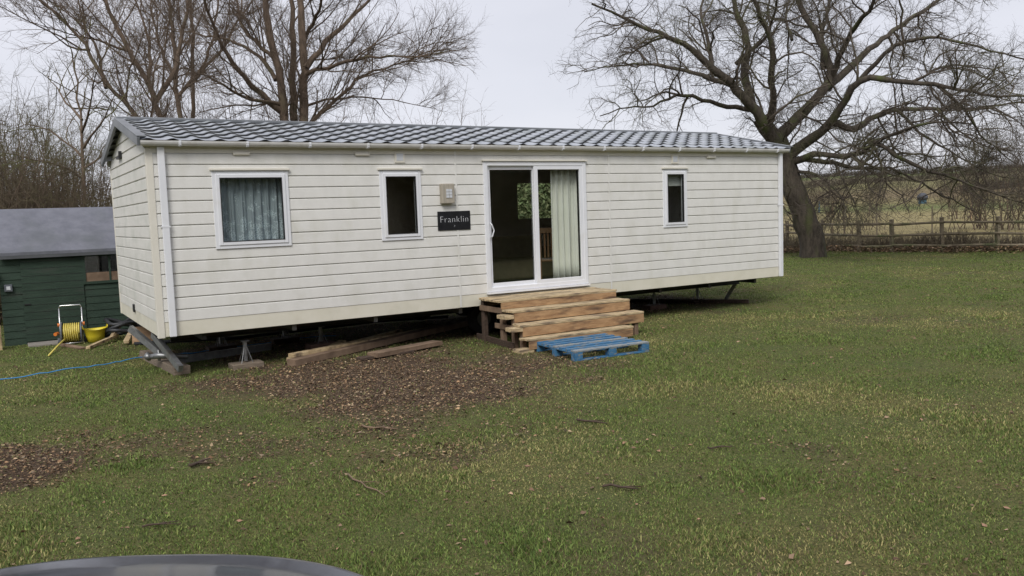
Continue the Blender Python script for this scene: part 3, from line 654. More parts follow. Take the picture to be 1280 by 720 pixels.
# side frames
for xs_ in (X0+.04, X1-.06):
    for (y, zt) in ((-.10, .10), (-.66, -.02), (-.98, -.05), (-1.20, -.22)):
        mb = SMB(); mb.box((xs_, y-.04, G+.0), (xs_+.07, y+.04, zt)); mb.build('post', M['darkwood'] if y > -.2 else M['plankdark'], st, bevel=.004)
    mb = SMB(); mb.box((xs_-.022, -.70, .0-.06), (xs_-.002, -.05, .0+.02)); mb.build('side_rail', M['plankdark'], st, bevel=.003)
    mb = SMB(); mb.box((xs_-.022, -1.24, -.29), (xs_-.002, -.5, -.215)); mb.build('side_rail', M['plankdark'], st, bevel=.003)
for z, y0, y1 in ((-.06, -1.02, -.72), (-.215, -1.26, -1.02), (-.50, -1.45, -1.2)):
    mb = SMB(); mb.box((X0-.10 if z > -.1 else X0-.14, y0, z-.055), (X0+.10, y1-.05, z)); mb.build('bearer_end', M['steptread'], st, bevel=.004)
for y in (-.10, -.62, -1.0):
    mb = SMB(); mb.box((X0+.1, y-.02, -.12 if y < -.9 else .0), (X1-.1, y+.02, -.06 if y < -.9 else .08)); mb.build('joist', M['plankdark'], st)
a = on(596, 421, 2, G); 
mb = MB(); q0 = gp(597, 424); q1 = gp(642, 437)
for i in range(7): mb.beam(q0+[.0, .0, .012+i*.013], q1+[0, 0, .012+i*.013], .026 if i % 2 else .032, .0125)
mb.build('decking_board', M['darkwood'], label='grooved dark decking board on edge beside the step frame', cat='board')

# ------------------------------------------------------------------ blue pallet
pa, pb, pc = gp(722, 452), gp(812, 440), gp(664, 446)
ang = math.atan2((pb-pa)[1], (pb-pa)[0])
pt = empty('pallet', (pa[0]-.03, pa[1]+.01, G), ang, label='worn blue painted wooden pallet lying as a bottom step', cat='pallet')
PL, PW = 1.2, 1.08
for i, x in enumerate((0, PL/2-.06, PL-.12)):
    for j, y in enumerate((0, PW/2-.05, PW-.1)):
        mb = MB(); mb.box((x, y, .018), (x+.12, y+.10, .10)); mb.build('block', M['bluepaint'], pt, bevel=.004)
for j, y in enumerate((0, PW/2-.05, PW-.1)):
    mb = MB(); mb.box((0, y-.0, 0), (PL, y+.10, .018)); mb.build('bottom_board', M['bluepaint'], pt, bevel=.003)
for i, x in enumerate((0, PL/2-.06, PL-.12)):
    mb = MB(); mb.box((x, 0.002, .1), (x+.12, PW-.002, .12)); mb.build('stringer_board', M['bluepaint'], pt, bevel=.003)
for i in range(7):
    y = i*(PW-.10)/6
    mb = MB(); mb.box((0, y, .12), (PL, y+(.11 if i in (0, 6) else .078), .142)); mb.build('top_board', M['bluepaintworn' if i in (0, 3) else 'bluepaint'], pt, bevel=.003)

# ------------------------------------------------------------------ shed
sx0, sx1, sy0, sz = -1.68, .95, 5.25, 1.03
sh = empty('garden_shed', (sx0, sy0, G), label='dark green timber shed with grey felt roof', cat='shed')
class HMB(MB):
    def build(s, name, mat, parent=None, **k):
        s.v = [(x-sx0, y-sy0, z-G) for x, y, z in s.v]; return super().build(name, mat, parent, **k)
wx0, wx1, wz0, wz1 = -.42, .22, .42, .95
def boards(mb, x0, x1, z0, z1, y):
    z = z0
    while z < z1-.01:
        t_ = min(z+.125, z1); mb.add([(x0, y-.014, z), (x1, y-.014, z), (x1, y-.004, t_), (x0, y-.004, t_), (x0, y, z), (x1, y, z)], [(0, 1, 2, 3), (4, 5, 1, 0)]); z = t_
mb = HMB(); boards(mb, sx0, wx0, G, sz, sy0); boards(mb, wx0, wx1, G, wz0, sy0); boards(mb, wx0, wx1, wz1, sz, sy0); boards(mb, wx1, sx1, G, sz, sy0)
D = 2.1; mb.add([(sx0, sy0, G), (sx0, sy0+D, G), (sx0, sy0+D, sz), (sx0, sy0+D/2, 1.72), (sx0, sy0, sz)], [(0, 1, 2, 3, 4)]); mb.add([(sx1, sy0, G), (sx1, sy0+D, G), (sx1, sy0+D, sz), (sx1, sy0+D/2, 1.72), (sx1, sy0, sz)], [(4, 3, 2, 1, 0)])
mb.add([(sx0, sy0+D, G), (sx1, sy0+D, G), (sx1, sy0+D, sz), (sx0, sy0+D, sz)], [(3, 2, 1, 0)]); mb.build('wall', M['shed'], sh)
mb = HMB()
for s_ in (1, -1):
    ya, yb2 = (sy0-.12, sy0+D/2) if s_ > 0 else (sy0+D+.12, sy0+D/2)
    mb.add([(sx0-.01, ya, sz-.045), (sx1+.06, ya, sz-.045), (sx1+.06, yb2, 1.745), (sx0-.01, yb2, 1.745), (sx0-.01, ya, sz-.025+.03), (sx1+.06, ya, sz-.025+.03), (sx1+.06, yb2, 1.79), (sx0-.01, yb2, 1.79)], [(0, 1, 2, 3), (4, 7, 6, 5), (0, 4, 5, 1), (0, 3, 7, 4), (1, 5, 6, 2)])
mb.build('roof', M['felt'], sh)
mb = HMB(); mb.box((sx0-.005, sy0-.118, sz-.10), (sx1+.05, sy0-.09, sz-.03)); mb.build('fascia', M['gapshade_trim'], sh)
mb = HMB(); frame_ring(mb, wx0, wz0, wx1, wz1, .045, sy0-.035, sy0+.02); mb.box((-.10+.1, sy0-.03, wz0+.045), (.03, sy0+.01, wz1-.045)); wn = mb.build('window', M['shed'], sh)
mb = HMB(); mb.box((wx0+.04, sy0-.004, wz0+.2), (wx1-.04, sy0+.0, wz1-.04)); mb.build('pane', M['glass'], wn)
mb = HMB(); mb.box((wx0+.045, sy0-.02, wz0+.045), (wx1-.045, sy0-.006, wz0+.2)); mb.build('sill_panel', M['plankdark'], wn)
mb = HMB(); mb.box((-1.36, sy0-.03, G+.05), (-.42, sy0-.016, sz-.13)); dr = mb.build('door', M['shed'], sh)
mb = HMB()
for z in np.arange(G+.17, sz-.15, .125): mb.box((-1.355, sy0-.0325, z), (-.425, sy0-.0305, z+.006))
mb.build('board_groove', M['black'], dr)
mb = HMB(); mb.box((-1.345, sy0-.045, .13), (-1.25, sy0-.031, .15)); mb.build('hinge', M['black'], dr)
mb = HMB(); mb.box((-1.62, sy0-.06, .38), (-1.50, sy0-.016, .50)); bx_ = mb.build('switch_box', M['greyplastic'], sh, bevel=.008)
mb = HMB(); mb.box((-1.59, sy0-.066, .41), (-1.53, sy0-.0605, .47)); mb.build('switch', M['lampglass'], bx_)
mb = MB(); mb.box((-1.35, 4.80, G-.03), (-.55, 5.22, G+.035)); mb.build('paving_slab', M['concrete'], bevel=.01, label='dirty grey paving slab on the ground before the shed door', cat='slab')
# boards left of the shed
mb = MB(); mb.box((-2.0, 4.75, G), (-1.72, 4.80, G+.42)); mb.build('leaning_board', M['plank'], bevel=.005, label='pale board leaning at the shed corner at the picture edge', cat='board')
mb = MB(); mb.tube([(-2.3, 4.9, .35), (-1.85, 4.95, .62), (-1.72, 5.2, .7)], .04, 8); mb.build('drain_pipe', M['greyplastic'], smooth=True, label='grey pipe reaching to the shed corner below its roof', cat='pipe')

# ------------------------------------------------------------------ hose reel
hr = gp(91, 430); hx, hy = float(hr[0]), float(hr[1])
rl = empty('hose_reel', (hx, hy, G), R_(-8), label='hose trolley with yellow hose wound on its drum', cat='hose reel')
mb = MB()
for s_ in (-1, 1):
    mb.tube([(s_*.17, -.10, .03), (s_*.17, -.02, .30), (s_*.17, .03, .62)], .011, 6)
mb.tube([(-.17, .03, .62), (-.15, .035, .66), (.15, .035, .66), (.17, .03, .62)], .011, 6); mb.tube([(-.19, -.10, .03), (.19, -.10, .03)], .011, 6); mb.build('handle_frame', M['alu'], rl, smooth=True)
for s_ in (-1, 1):
    mb = MB(); mb.tube([(s_*.15-.012, 0, .20), (s_*.15+.012, 0, .20)], .19, 20); mb.build('drum_flange', M['greyplastic'], rl, bevel=.004)
    mb = MB(); mb.tube([(s_*.20-.025, .08, .055), (s_*.20+.025, .08, .055)], .058, 14); mb.build('wheel', M['greyplastic'], rl, bevel=.006)
    mb = MB(); mb.tube([(s_*.185-.02, 0, .34), (s_*.185+.02, 0, .34)], .03, 8); mb.build('clip', M['orange'], rl)
pts = []
for i in range(330):
    a = i/14*2*math.pi; lay = i//110; q = (i % 110)/110; q = q if lay % 2 == 0 else 1-q
    pts.append((-.125+.25*q, (.115+.02*lay)*math.cos(a), .20+(.115+.02*lay)*math.sin(a)))
mb = MB(); mb.tube(pts, .011, 5); mb.build('coiled_hose', M['yellowhose'], rl, smooth=True)
mb = MB(); mb.tube([(-.21, -.03, .20), (-.24, -.12, .20)], .03, 8); mb.build('crank', M['orange'], rl)
e0 = gp(83, 430); e1_ = gp(61, 446); mb = MB(); mb.tube([e0+[0, -.1, .12], (e0+e1_)/2+[0, 0, .07], e1_+[0, 0, .02]], .014, 6); mb.build('hose_lance', M['yellowhose'], smooth=True, label='straight yellow hose end lying on the grass before the reel', cat='hose')
# bucket
bk = gp(120, 428); be = empty('bucket', (float(bk[0]), float(bk[1]), G), 0, label='yellow flexible bucket standing beside the hose trolley', cat='bucket')
mb = MB(); n_ = 22; prof_ = [(.115, 0), (.15, .12), (.185, .24), (.192, .245), (.18, .238), (.14, .12), (.105, .012)]
for (r_, z_) in prof_:
    for j in range(n_): a = 2*math.pi*j/n_; mb.v.append((r_*math.cos(a), r_*math.sin(a), z_+(.012*math.cos(2*a) if z_ > .2 else 0)))
for i in range(len(prof_)-1):
    for j in range(n_): mb.f.append((i*n_+j, i*n_+(j+1) % n_, (i+1)*n_+(j+1) % n_, (i+1)*n_+j))
mb.f.append(tuple(range(n_))[::-1]); mb.f.append(tuple(range(6*n_, 7*n_))); mb.build('tub', M['yellow'], be, smooth=True)
for s_ in (-1, 1):
    mb = MB(); mb.tube([(s_*.18, -.06, .24), (s_*.20, -.04, .30), (s_*.20, .04, .30), (s_*.18, .06, .24)], .011, 6); mb.build('handle', M['yellow'], be, smooth=True)
# black pipe heap
def coil(cx_, cy_, r0, n_t, label, z0=.05, rad=.035, seed=0):
    r_ = random.Random(seed); pts = []
    for i in range(int(n_t*18)):
        a = i/18*2*math.pi; t = i/(n_t*18); rr_ = r0*(1-.25*t)+.03*math.sin(3*a+seed)
        pts.append((cx_+rr_*math.cos(a), cy_+rr_*.8*math.sin(a), G+z0+t*.28+.05*math.sin(1.7*a+seed)+.04))
    mb = MB(); mb.tube(pts, rad, 8); return mb.build('coiled_pipe', M['blackpipe'], smooth=True, label=label, cat='pipe')
c1 = gp(150, 424); coil(c1[0]+.02, c1[1]-.1, .30, 3, 'black corrugated pipe coiled beside the yellow bucket', seed=1)
c2 = gp(170, 420); coil(c2[0]+.25, c2[1]-.2, .38, 2, 'black pipe coil tucked behind the plywood sheet', z0=.1, rad=.03, seed=2)
pts = [gp(168, 432)+[0, 0, .03], gp(230, 428)+[0, 0, .03], gp(300, 424)+[0, 0, .03], gp(380, 416)+[0, 0, .05], gp(470, 405)+[0, 0, .05], gp(560, 399)+[0, 0, .05]]
mb = MB(); mb.tube(pts, .03, 8); mb.build('drain_pipe', M['blackpipe'], smooth=True, label='long black pipe running along the grass behind the caravan', cat='pipe')
p0 = gp(171, 430); mb = MB(); mb.box((-.02, -.012, 0), (.42, .012, .30)); o = mb.build('plywood_sheet', M['ply'], bevel=.002, label='square orange brown plywood sheet leaning by the black pipes', cat='plywood'); o.location = (p0[0]-.05, p0[1], G-.01); o.rotation_euler = (R_(-15), 0, R_(-20))
def stick_plank(a, b, w_, h, mat, label, cat='timber'):
    mb = MB(); mid_ = (np.array(a)+np.array(b))/2; mb.beam(np.array(a)-mid_, np.array(b)-mid_, w_, h, jit=.004); o = mb.build('timber_offcut', M[mat], bevel=.003, label=label, cat=cat); o.location = mid_
stick_plank(gp(110, 437)+[0, 0, .03], on(146, 419, 1, 4.5), .07, .045, 'plank', 'pale timber batten lying from the grass up onto the black pipe')
stick_plank(on(140, 421, 1, 4.4), on(150, 406, 1, 4.5), .07, .05, 'plank', 'short pale timber standing up against the black pipe')
stick_plank(gp(76, 432)+[0, 0, .02], gp(104, 437)+[0, 0, .02], .09, .03, 'plankdark', 'flat brown board on the ground before the hose trolley')
stick_plank(gp(158, 432)+[0, 0, .06], gp(166, 424)+[0, 0, .15], .08, .05, 'plank', 'short pale offcut between black pipe and plywood sheet')
# blue hose across the grass
pts = [gp(-60, 483), gp(0, 478), gp(60, 469), gp(120, 460), gp(150, 454.5), gp(186, 448), gp(240, 444), gp(290, 437), gp(370, 425), gp(430, 422)]
pp = []
for i in range(len(pts)-1):
    for t in np.linspace(0, 1, 6, endpoint=False):
        p = pts[i]*(1-t)+pts[i+1]*t; p = p.copy(); p[2] = terrain(p[0], p[1])+.035+.01*math.sin(i*3+t*5); pp.append(p)
mb = MB(); mb.tube(pp, .008, 6); mb.build('blue_hose', M['bluepipe'], smooth=True, label='bright blue hose stretched over the grass to the caravan', cat='hose')

# ------------------------------------------------------------------ tubes for trees
def tubes(polys, radii, k):
    """polys (M,n,3), radii (M,n) -> verts, faces"""
    Mn, n = polys.shape[:2]
    t = np.gradient(polys, axis=1); t /= np.linalg.norm(t, axis=2, keepdims=True)+1e-9
    ref = np.where(np.abs(t[:, :1, 2:3]) < .8, np.array([0., 0, 1.]), np.array([1., 0, 0])); ref = np.broadcast_to(ref, t.shape)
    x = np.cross(t, ref); x /= np.linalg.norm(x, axis=2, keepdims=True)+1e-9; y = np.cross(t, x)
    a = np.arange(k)*2*np.pi/k
    V = polys[:, :, None, :]+radii[:, :, None, None]*(x[:, :, None, :]*np.cos(a)[None, None, :, None]+y[:, :, None, :]*np.sin(a)[None, None, :, None])
    idx = np.arange(Mn*n*k).reshape(Mn, n, k); nx_ = np.roll(idx, -1, axis=2)
    F = np.stack([idx[:, :-1], nx_[:, :-1], nx_[:, 1:], idx[:, 1:]], -1).reshape(-1, 4)
    return V.reshape(-1, 3), F
RS_ = {'bark_oak': .60, 'bark_willow': .54}
class Tree:
    def __init__(s, seed): s.r = np.random.default_rng(seed); s.b = {}
    def put(s, pts, rad, lvl):
        s.b.setdefault((lvl, len(pts)), []).append((pts, rad))
    def mesh(s, lvls, k):
        VV = []; FF = []; o = 0
        for (l, n), L in s.b.items():
            if l not in lvls: continue
            V, F = tubes(np.array([p for p, _ in L]), np.array([r for _, r in L]), k(l)); VV.append(V); FF.append(F+o); o += len(V)
        return (np.concatenate(VV), np.concatenate(FF)) if VV else (None, None)
def resample(P, n, wig, r):
    P = np.array(P, float); d = np.r_[0, np.cumsum(np.linalg.norm(np.diff(P, axis=0), axis=1))]; t = np.linspace(0, d[-1], n)
    Q = np.stack([np.interp(t, d, P[:, i]) for i in range(3)], 1)
    Q[1:-1] = (Q[:-2]+2*Q[1:-1]+Q[2:])/4
    Q[1:-1] += r.normal(0, wig, (n-2, 3)); return Q
def grow_children(T, P, rad, lvl, spec):
    """spec[lvl] = dict(n, l0, l1, ang, up, wig, rr, droop, seg)"""
    if lvl not in spec: return
    S = spec[lvl]; r = T.r; L = np.linalg.norm(np.diff(P, axis=0), axis=1).sum()
    cnt = r.poisson(S['n']*L) if S.get('per_m', True) else S['n']
    n = len(P)
    for _ in range(cnt):
        t = r.uniform(S.get('t0', .15), 1.0)**S.get('tp', 1); f = t*(n-1); i = min(int(f), n-2); p = P[i]*(1-(f-i))+P[i+1]*(f-i)
        dr = P[i+1]-P[i]; dr = dr/(np.linalg.norm(dr)+1e-9)
        q = r.normal(size=3); q -= dr*q.dot(dr); q /= np.linalg.norm(q)+1e-9
        an = math.radians(r.normal(S['ang'], 14)); d = dr*math.cos(an)+q*math.sin(an)
        d[2] += S['up']; d /= np.linalg.norm(d)
        ln = r.uniform(S['l0'], S['l1'])*(1-.35*t)
        br = min(rad[i]*.75, S['rr']*ln**1.1*r.uniform(.8, 1.2)); m_ = S['seg']
        pts = [p]; cur = d.copy(); st_ = ln/(m_-1)
        for j in range(m_-1):
            cur = cur+r.normal(0, S['wig'], 3); cur[2] += S.get('droop', 0)*(j/(m_-1)); cur /= np.linalg.norm(cur); pts.append(pts[-1]+cur*st_)
        pts = np.array(pts)
        if pts[:, 2].min() < G+.3: 
            pts[:, 2] = np.maximum(pts[:, 2], G+.3+(pts[:, 2]-pts[:, 2].min())*.1)
        rd = br*np.linspace(1, S.get('tip', .35), m_)
        T.put(pts, rd, lvl); grow_children(T, pts, rd, lvl+1, spec)
def make_tree(name, seed, limbs, spec, bark, twig, label, cat='tree', group=None, trunk_lvls=(0,)):
    """limbs: list of (list of 3d points, r0, r1)"""
    T = Tree(seed); base = np.array(limbs[0][0][0])
    for pts, r0, r1 in limbs:
        L = np.linalg.norm(np.diff(np.array(pts, float), axis=0), axis=1).sum(); n = int(max(6, L/.35))
        P = resample(pts, n, .02+.018*L/ n, T.r); rd = (r1+(r0-r1)*(1-np.linspace(0, 1, n))**1.35)*RS_[bark]*(1+T.r.normal(0, .04, n))
        T.put(P, rd, 0); grow_children(T, P, rd, 1, spec)
    root = empty(name, (base[0], base[1], base[2]), label=label, cat=cat, group=group)
    V, F = T.mesh((0,), lambda l: 10); raw_mesh('trunk', V-base, F, M[bark], root, smooth=True)
    V, F = T.mesh((1, 2, 3, 4), lambda l: {1: 5, 2: 3, 3: 3, 4: 3}[l])
    if V is not None: raw_mesh('crown', V-base, F, M[twig], root, smooth=True)
    print(name, 'faces', 0 if F is None else len(F)); return root

# oak ---------------------------------------------------------------
OD = 30.0
ob_ = gp(1018, 322); OD = float(np.dot(ob_-np.array(CAMP), fw)); print('oak depth', OD)
def Z(L, d0, d1):      # zoomed-view pixels of the right half, with depth from d0 to d1
    n = len(L); return [at(640+a/2, b/2, OD+d0+(d1-d0)*i/(n-1)) for i, (a, b) in enumerate(L)]
OAK = [
 ([gp(1018, 322)-[0, 0, .3], *Z([(752, 600), (728, 530), (702, 465), (684, 410), (664, 350)], 0, 0)], .78, .58),
 ([*Z([(684, 410), (668, 355), (640, 325), (620, 295)], 0, 0)], .66, .44),
 (Z([(684, 405), (650, 335), (612, 285), (555, 215), (500, 170), (440, 110), (380, 90), (310, 60), (250, 30), (200, 10)], 0, -4), .42, .05),
 (Z([(555, 215), (480, 190), (400, 170), (330, 160), (260, 165), (180, 180)], -.8, 2), .17, .03),
 (Z([(605, 275), (520, 265), (460, 240), (400, 240), (350, 270), (290, 265), (220, 290)], 0, -3), .16, .03),
 (Z([(600, 270), (580, 180), (590, 100), (560, 30), (550, -60), (530, -160)], 0, 3), .28, .10),
 (Z([(500, 170), (490, 100), (470, 40), (480, -40)], -1, 1), .15, .05),
 (Z([(640, 330), (655, 250), (648, 190), (655, 120), (620, 40), (590, -40), (570, -150)], .2, -3), .24, .08),
 (Z([(664, 345), (720, 290), (780, 230), (800, 180), (760, 80), (720, 20), (690, -80), (680, -180)], 0, 2), .36, .10),
 (Z([(800, 190), (830, 120), (860, 60), (900, 20), (930, -80)], .8, -3), .20, .08),
 (Z([(790, 220), (870, 145), (960, 70), (1040, 20), (1120, -40), (1200, -90)], .8, 5), .24, .07),
 (Z([(780, 170), (775, 90), (790, 20), (800, -80)], 1, 4), .16, .06),
 (Z([(560, 160), (640, 90), (660, 20), (670, -60)], 1, -2), .13, .05),
 (Z([(684, 395), (760, 340), (800, 305), (830, 250), (870, 195), (960, 200), (1060, 210), (1160, 235), (1290, 240)], 0, -5), .33, .05),
 (Z([(800, 305), (860, 330), (900, 290), (960, 275), (1060, 270), (1160, 270), (1270, 255), (1350, 260)], -1, 3), .22, .04),
 (Z([(684, 410), (760, 385), (870, 390), (905, 355), (980, 325), (1060, 300), (1150, 310)], 0, -6), .22, .04),
 (Z([(690, 400), (780, 400), (860, 420), (940, 418), (1010, 450), (1080, 490), (1160, 530)], 0, 2), .17, .03),
 (Z([(905, 355), (960, 390), (1040, 430), (1130, 450), (1240, 500), (1320, 510)], -3, -5), .12, .03),
 (Z([(1060, 210), (1130, 270), (1180, 350), (1260, 410)], -3, -1), .10, .03),
 (Z([(700, 420), (760, 440), (810, 470), (840, 530)], 0, -3), .12, .03),
 (Z([(870, 200), (930, 130), (1010, 90), (1100, 100), (1200, 130), (1290, 150)], -1, -4), .15, .04),
 (Z([(700, 100), (680, 40), (700, -30)], 0, 2), .10, .05),
 (Z([(1060, 270), (1120, 330), (1190, 370), (1290, 380)], 1, 0), .09, .02),
 (Z([(960, 275), (1030, 340), (1100, 380), (1200, 440), (1290, 450)], 0, -2), .10, .02),
 (Z([(1000, 205), (1090, 160), (1180, 170), (1300, 200)], 1, 3), .09, .02),
 (Z([(800, 400), (830, 450), (860, 520), (880, 570)], -1, -3), .07, .02),
 (Z([(900, 360), (930, 420), (920, 500)], -2, -4), .07, .02),
 (Z([(1100, 380), (1130, 450), (1180, 500), (1210, 540)], -1, -3), .06, .02),
]
OSPEC = {1: dict(n=3.0, l0=1.0, l1=3.0, ang=55, up=.14, wig=.24, rr=.016, droop=-.10, seg=8, t0=.12),
         2: dict(n=6.0, l0=.5, l1=1.7, ang=54, up=.08, wig=.28, rr=.010, droop=-.06, seg=6, t0=.15),
         3: dict(n=9.0, l0=.22, l1=.75, ang=52, up=.05, wig=.30, rr=.0105, droop=-.05, seg=4, t0=.2)}
make_tree('oak_tree', 11, OAK, OSPEC, 'bark_oak', 'twig', 'huge bare oak leaning beside the far end of the caravan', 'tree')

# willows behind the caravan ---------------------------------------
def Y(L, dep, d0=0, d1=0):
    n = len(L); return [at(a/2, b/2, dep+d0+(d1-d0)*i/(n-1)) for i, (a, b) in enumerate(L)]
def to_ground(P):
    b = P[0].copy(); b[2] = G-.2; return [b, *P]
WSPEC = {1: dict(n=3.0, l0=1.0, l1=3.0, ang=38, up=.28, wig=.12, rr=.011, droop=.03, seg=8, t0=.05),
         2: dict(n=5.6, l0=.5, l1=1.5, ang=38, up=.15, wig=.16, rr=.009, droop=0, seg=6, t0=.15),
         3: dict(n=10, l0=.25, l1=.8, ang=36, up=.08, wig=.18, rr=.011, droop=-.02, seg=4, t0=.2)}
WD = 27
WIL = [(to_ground(Y([(715, 330), (705, 230), (690, 150), (668, 50), (655, -60), (640, -200)], WD)), .38, .15),
 (to_ground(Y([(760, 330), (760, 230), (762, 150), (755, 60), (745, -60), (740, -220)], WD, 0, 1)), .40, .16),
 (Y([(735, 300), (730, 200), (733, 80), (725, -30), (700, -150)], WD, .5, 2), .24, .10),
 (Y([(705, 280), (640, 225), (580, 165), (545, 90), (520, 30), (490, -40)], WD, 0, -3), .20, .06),
 (Y([(690, 200), (645, 135), (565, 95), (480, 85), (400, 70)], WD, 0, 3), .14, .03),
 (Y([(765, 170), (820, 100), (870, 55), (920, 5), (960, -60)], WD, 0, 2), .19, .07),
 (Y([(765, 185), (860, 155), (960, 138), (1040, 147), (1140, 125)], WD, 0, -2), .13, .025),
 (Y([(757, 345), (780, 295), (860, 235), (900, 190), (980, 165), (1060, 135), (1120, 120)], WD, 0, 3), .15, .03),
 (Y([(760, 100), (790, 40), (810, -30)], WD, 1, -2), .14, .06),
 (Y([(690, 150), (610, 80), (590, 10), (580, -60)], WD, 0, 2), .13, .05),
 (Y([(706, 262), (600, 240), (520, 190), (450, 170)], WD, 0, -4), .12, .03),
 (Y([(758, 270), (790, 256), (830, 250), (900, 240), (990, 250), (1080, 270)], WD, 1, 4), .09, .02)]
make_tree('willow_tree', 21, WIL, WSPEC, 'bark_willow', 'twigwillow', 'tall bare many stemmed willow rising behind the middle of the caravan roof', 'tree', 'bare trees behind the caravan')
WD2 = 24
W2 = [(to_ground(Y([(410, 330), (400, 285), (350, 175), (310, 95), (270, 25), (235, -50), (200, -150)], WD2)), .27, .07),
 (Y([(385, 260), (440, 180), (455, 90), (470, 0), (480, -100)], WD2, 0, 2), .15, .06),
 (Y([(330, 130), (250, 95), (180, 90), (130, 70)], WD2, 0, -2), .08, .02),
 (Y([(370, 210), (380, 120), (350, 40), (330, -40)], WD2, 0, 2), .11, .04)]
make_tree('willow_tree', 22, W2, WSPEC, 'bark_willow', 'twigwillow', 'bare willow with one thick leaning trunk above the left roof end', 'tree', 'bare trees behind the caravan')
W3 = [(to_ground(Y([(380, 330), (340, 280), (265, 220), (225, 125), (165, 55), (100, 0), (40, -70)], 22)), .18, .05),
 (Y([(265, 220), (250, 140), (210, 60), (190, -30)], 22, 0, 2), .09, .03),
 (Y([(225, 125), (150, 110), (110, 60)], 22, 0, -1), .06, .02)]
make_tree('willow_tree', 23, W3, WSPEC, 'bark_willow', 'twigwillow', 'slender bare willow arching far out over the shed', 'tree', 'bare trees behind the caravan')
W4 = [(to_ground(Y([(455, 330), (445, 260), (440, 160), (430, 60), (420, -40), (410, -160)], 30)), .24, .10), (Y([(440, 200), (400, 120), (380, 40), (370, -40)], 30, 0, 2), .12, .05), (Y([(445, 240), (520, 150), (540, 60), (550, -40)], 30, 0, 2), .12, .05)]
make_tree('willow_tree', 24, W4, WSPEC, 'bark_willow', 'twigwillow', 'straight bare willow between the leaning trunk and the many stemmed willow', 'tree', 'bare trees behind the caravan')
W5 = [(to_ground(Y([(480, 330), (485, 250), (482, 150), (478, 30), (470, -100)], 33)), .22, .10), (Y([(483, 200), (560, 120), (600, 40), (620, -60)], 33, 0, 2), .12, .05)]
make_tree('willow_tree', 25, W5, WSPEC, 'bark_willow', 'twigwillow', 'farthest straight bare trunk just left of the many stemmed willow', 'tree', 'bare trees behind the caravan')

# small trees and scrub ---------------------------------------------
SSPEC = {1: dict(n=2.8, l0=.7, l1=2.0, ang=40, up=.18, wig=.2, rr=.012, droop=0, seg=6, t0=.15),
         2: dict(n=4.0, l0=.35, l1=1.0, ang=42, up=.08, wig=.25, rr=.011, droop=0, seg=5, t0=.15),
         3: dict(n=6.0, l0=.15, l1=.5, ang=45, up=.05, wig=.25, rr=.012, droop=0, seg=3, t0=.2)}
S1 = [(to_ground(Y([(212, 520), (210, 450), (205, 330), (195, 230), (190, 170), (180, 130)], 20)), .16, .03)]+[(Y(q, 20, 0, e), .06, .015) for q, e in (([(210, 400), (150, 340), (90, 310), (40, 320)], 1), ([(208, 370), (260, 300), (290, 230)], -1), ([(205, 300), (150, 230), (120, 190)], 2), ([(210, 420), (280, 370), (320, 330)], 1), ([(205, 330), (230, 250), (240, 180)], -1.5), ([(210, 450), (130, 400), (60, 400), (0, 380)], -2))]
make_tree('hawthorn_tree', 31, S1, SSPEC, 'bark_willow', 'twigmoss', 'small bare tree with dense mossy twigs standing behind the green shed', 'tree')
def shrub(seed, cx_, cy_, h, spread, nst, label, twig='twigmoss', name='shrub', spec=None, group='bare shrubs behind the shed', cat='shrub', lean=0, gz_=None):
    r = np.random.default_rng(seed); gz_ = G if gz_ is None else gz_; limbs = []
    for i in range(nst):
        a = r.uniform(0, 6.28); q = r.uniform(.1, 1)*spread; hh = h*r.uniform(.6, 1); b = np.array([cx_+r.normal(0, .25*spread), cy_+r.normal(0, .25*spread), gz_-.1])
        e = b+[q*math.cos(a), q*math.sin(a), hh]; m1 = b+(e-b)*.45+[0, 0, hh*.12]; limbs.append(([b, m1+r.normal(0, .1, 3), e], .022+.006*h, .007))
    spec = spec or {1: dict(n=3.4, l0=.5, l1=1.6, ang=48, up=.05, wig=.26, rr=.013, droop=0, seg=5, t0=.02),
            2: dict(n=6.5, l0=.2, l1=.9, ang=50, up=.0, wig=.3, rr=.012, droop=0, seg=4, t0=.05)}
    return make_tree(name, seed, limbs, spec, 'bark_willow', twig, label, cat, group)
for i, (px, dep, h, sp_, nst, lb) in enumerate([
    (-35, 21, 5.6, 2.0, 40, 'bushy brown shrub whose twigs enter the view at its edge above the shed'),
    (50, 22, 5.2, 2.2, 44, 'bushy olive brown shrub in the gap behind the middle of the shed roof'),
    (100, 23, 5.0, 2.2, 42, 'bushy brown shrub at the foot of the small mossy tree'),
    (-15, 18, 4.6, 2.0, 40, 'tangled olive brown shrub at the picture edge beside the shed'),
    (20, 19, 4.0, 1.9, 38, 'low dense mossy shrub right behind the shed roof corner'),
    (75, 18.5, 3.5, 1.9, 38, 'dense brown shrub behind the middle of the shed roof'),
    (125, 19, 3.7, 1.8, 36, 'dense brown shrub between the shed roof and the caravan gable'),
    (45, 26, 6.6, 2.8, 30, 'tall grey twiggy shrub farther back between the shed and the sky'),
    (-5, 24, 7.4, 2.4, 24, 'tallest pale shrub rising at the picture edge'),
    (110, 27, 4.4, 2.4, 20, 'grey twiggy shrub far behind the small mossy tree')]):
    p = at(px, 300, dep); shrub(140+i, p[0], p[1], h, sp_, nst, lb)
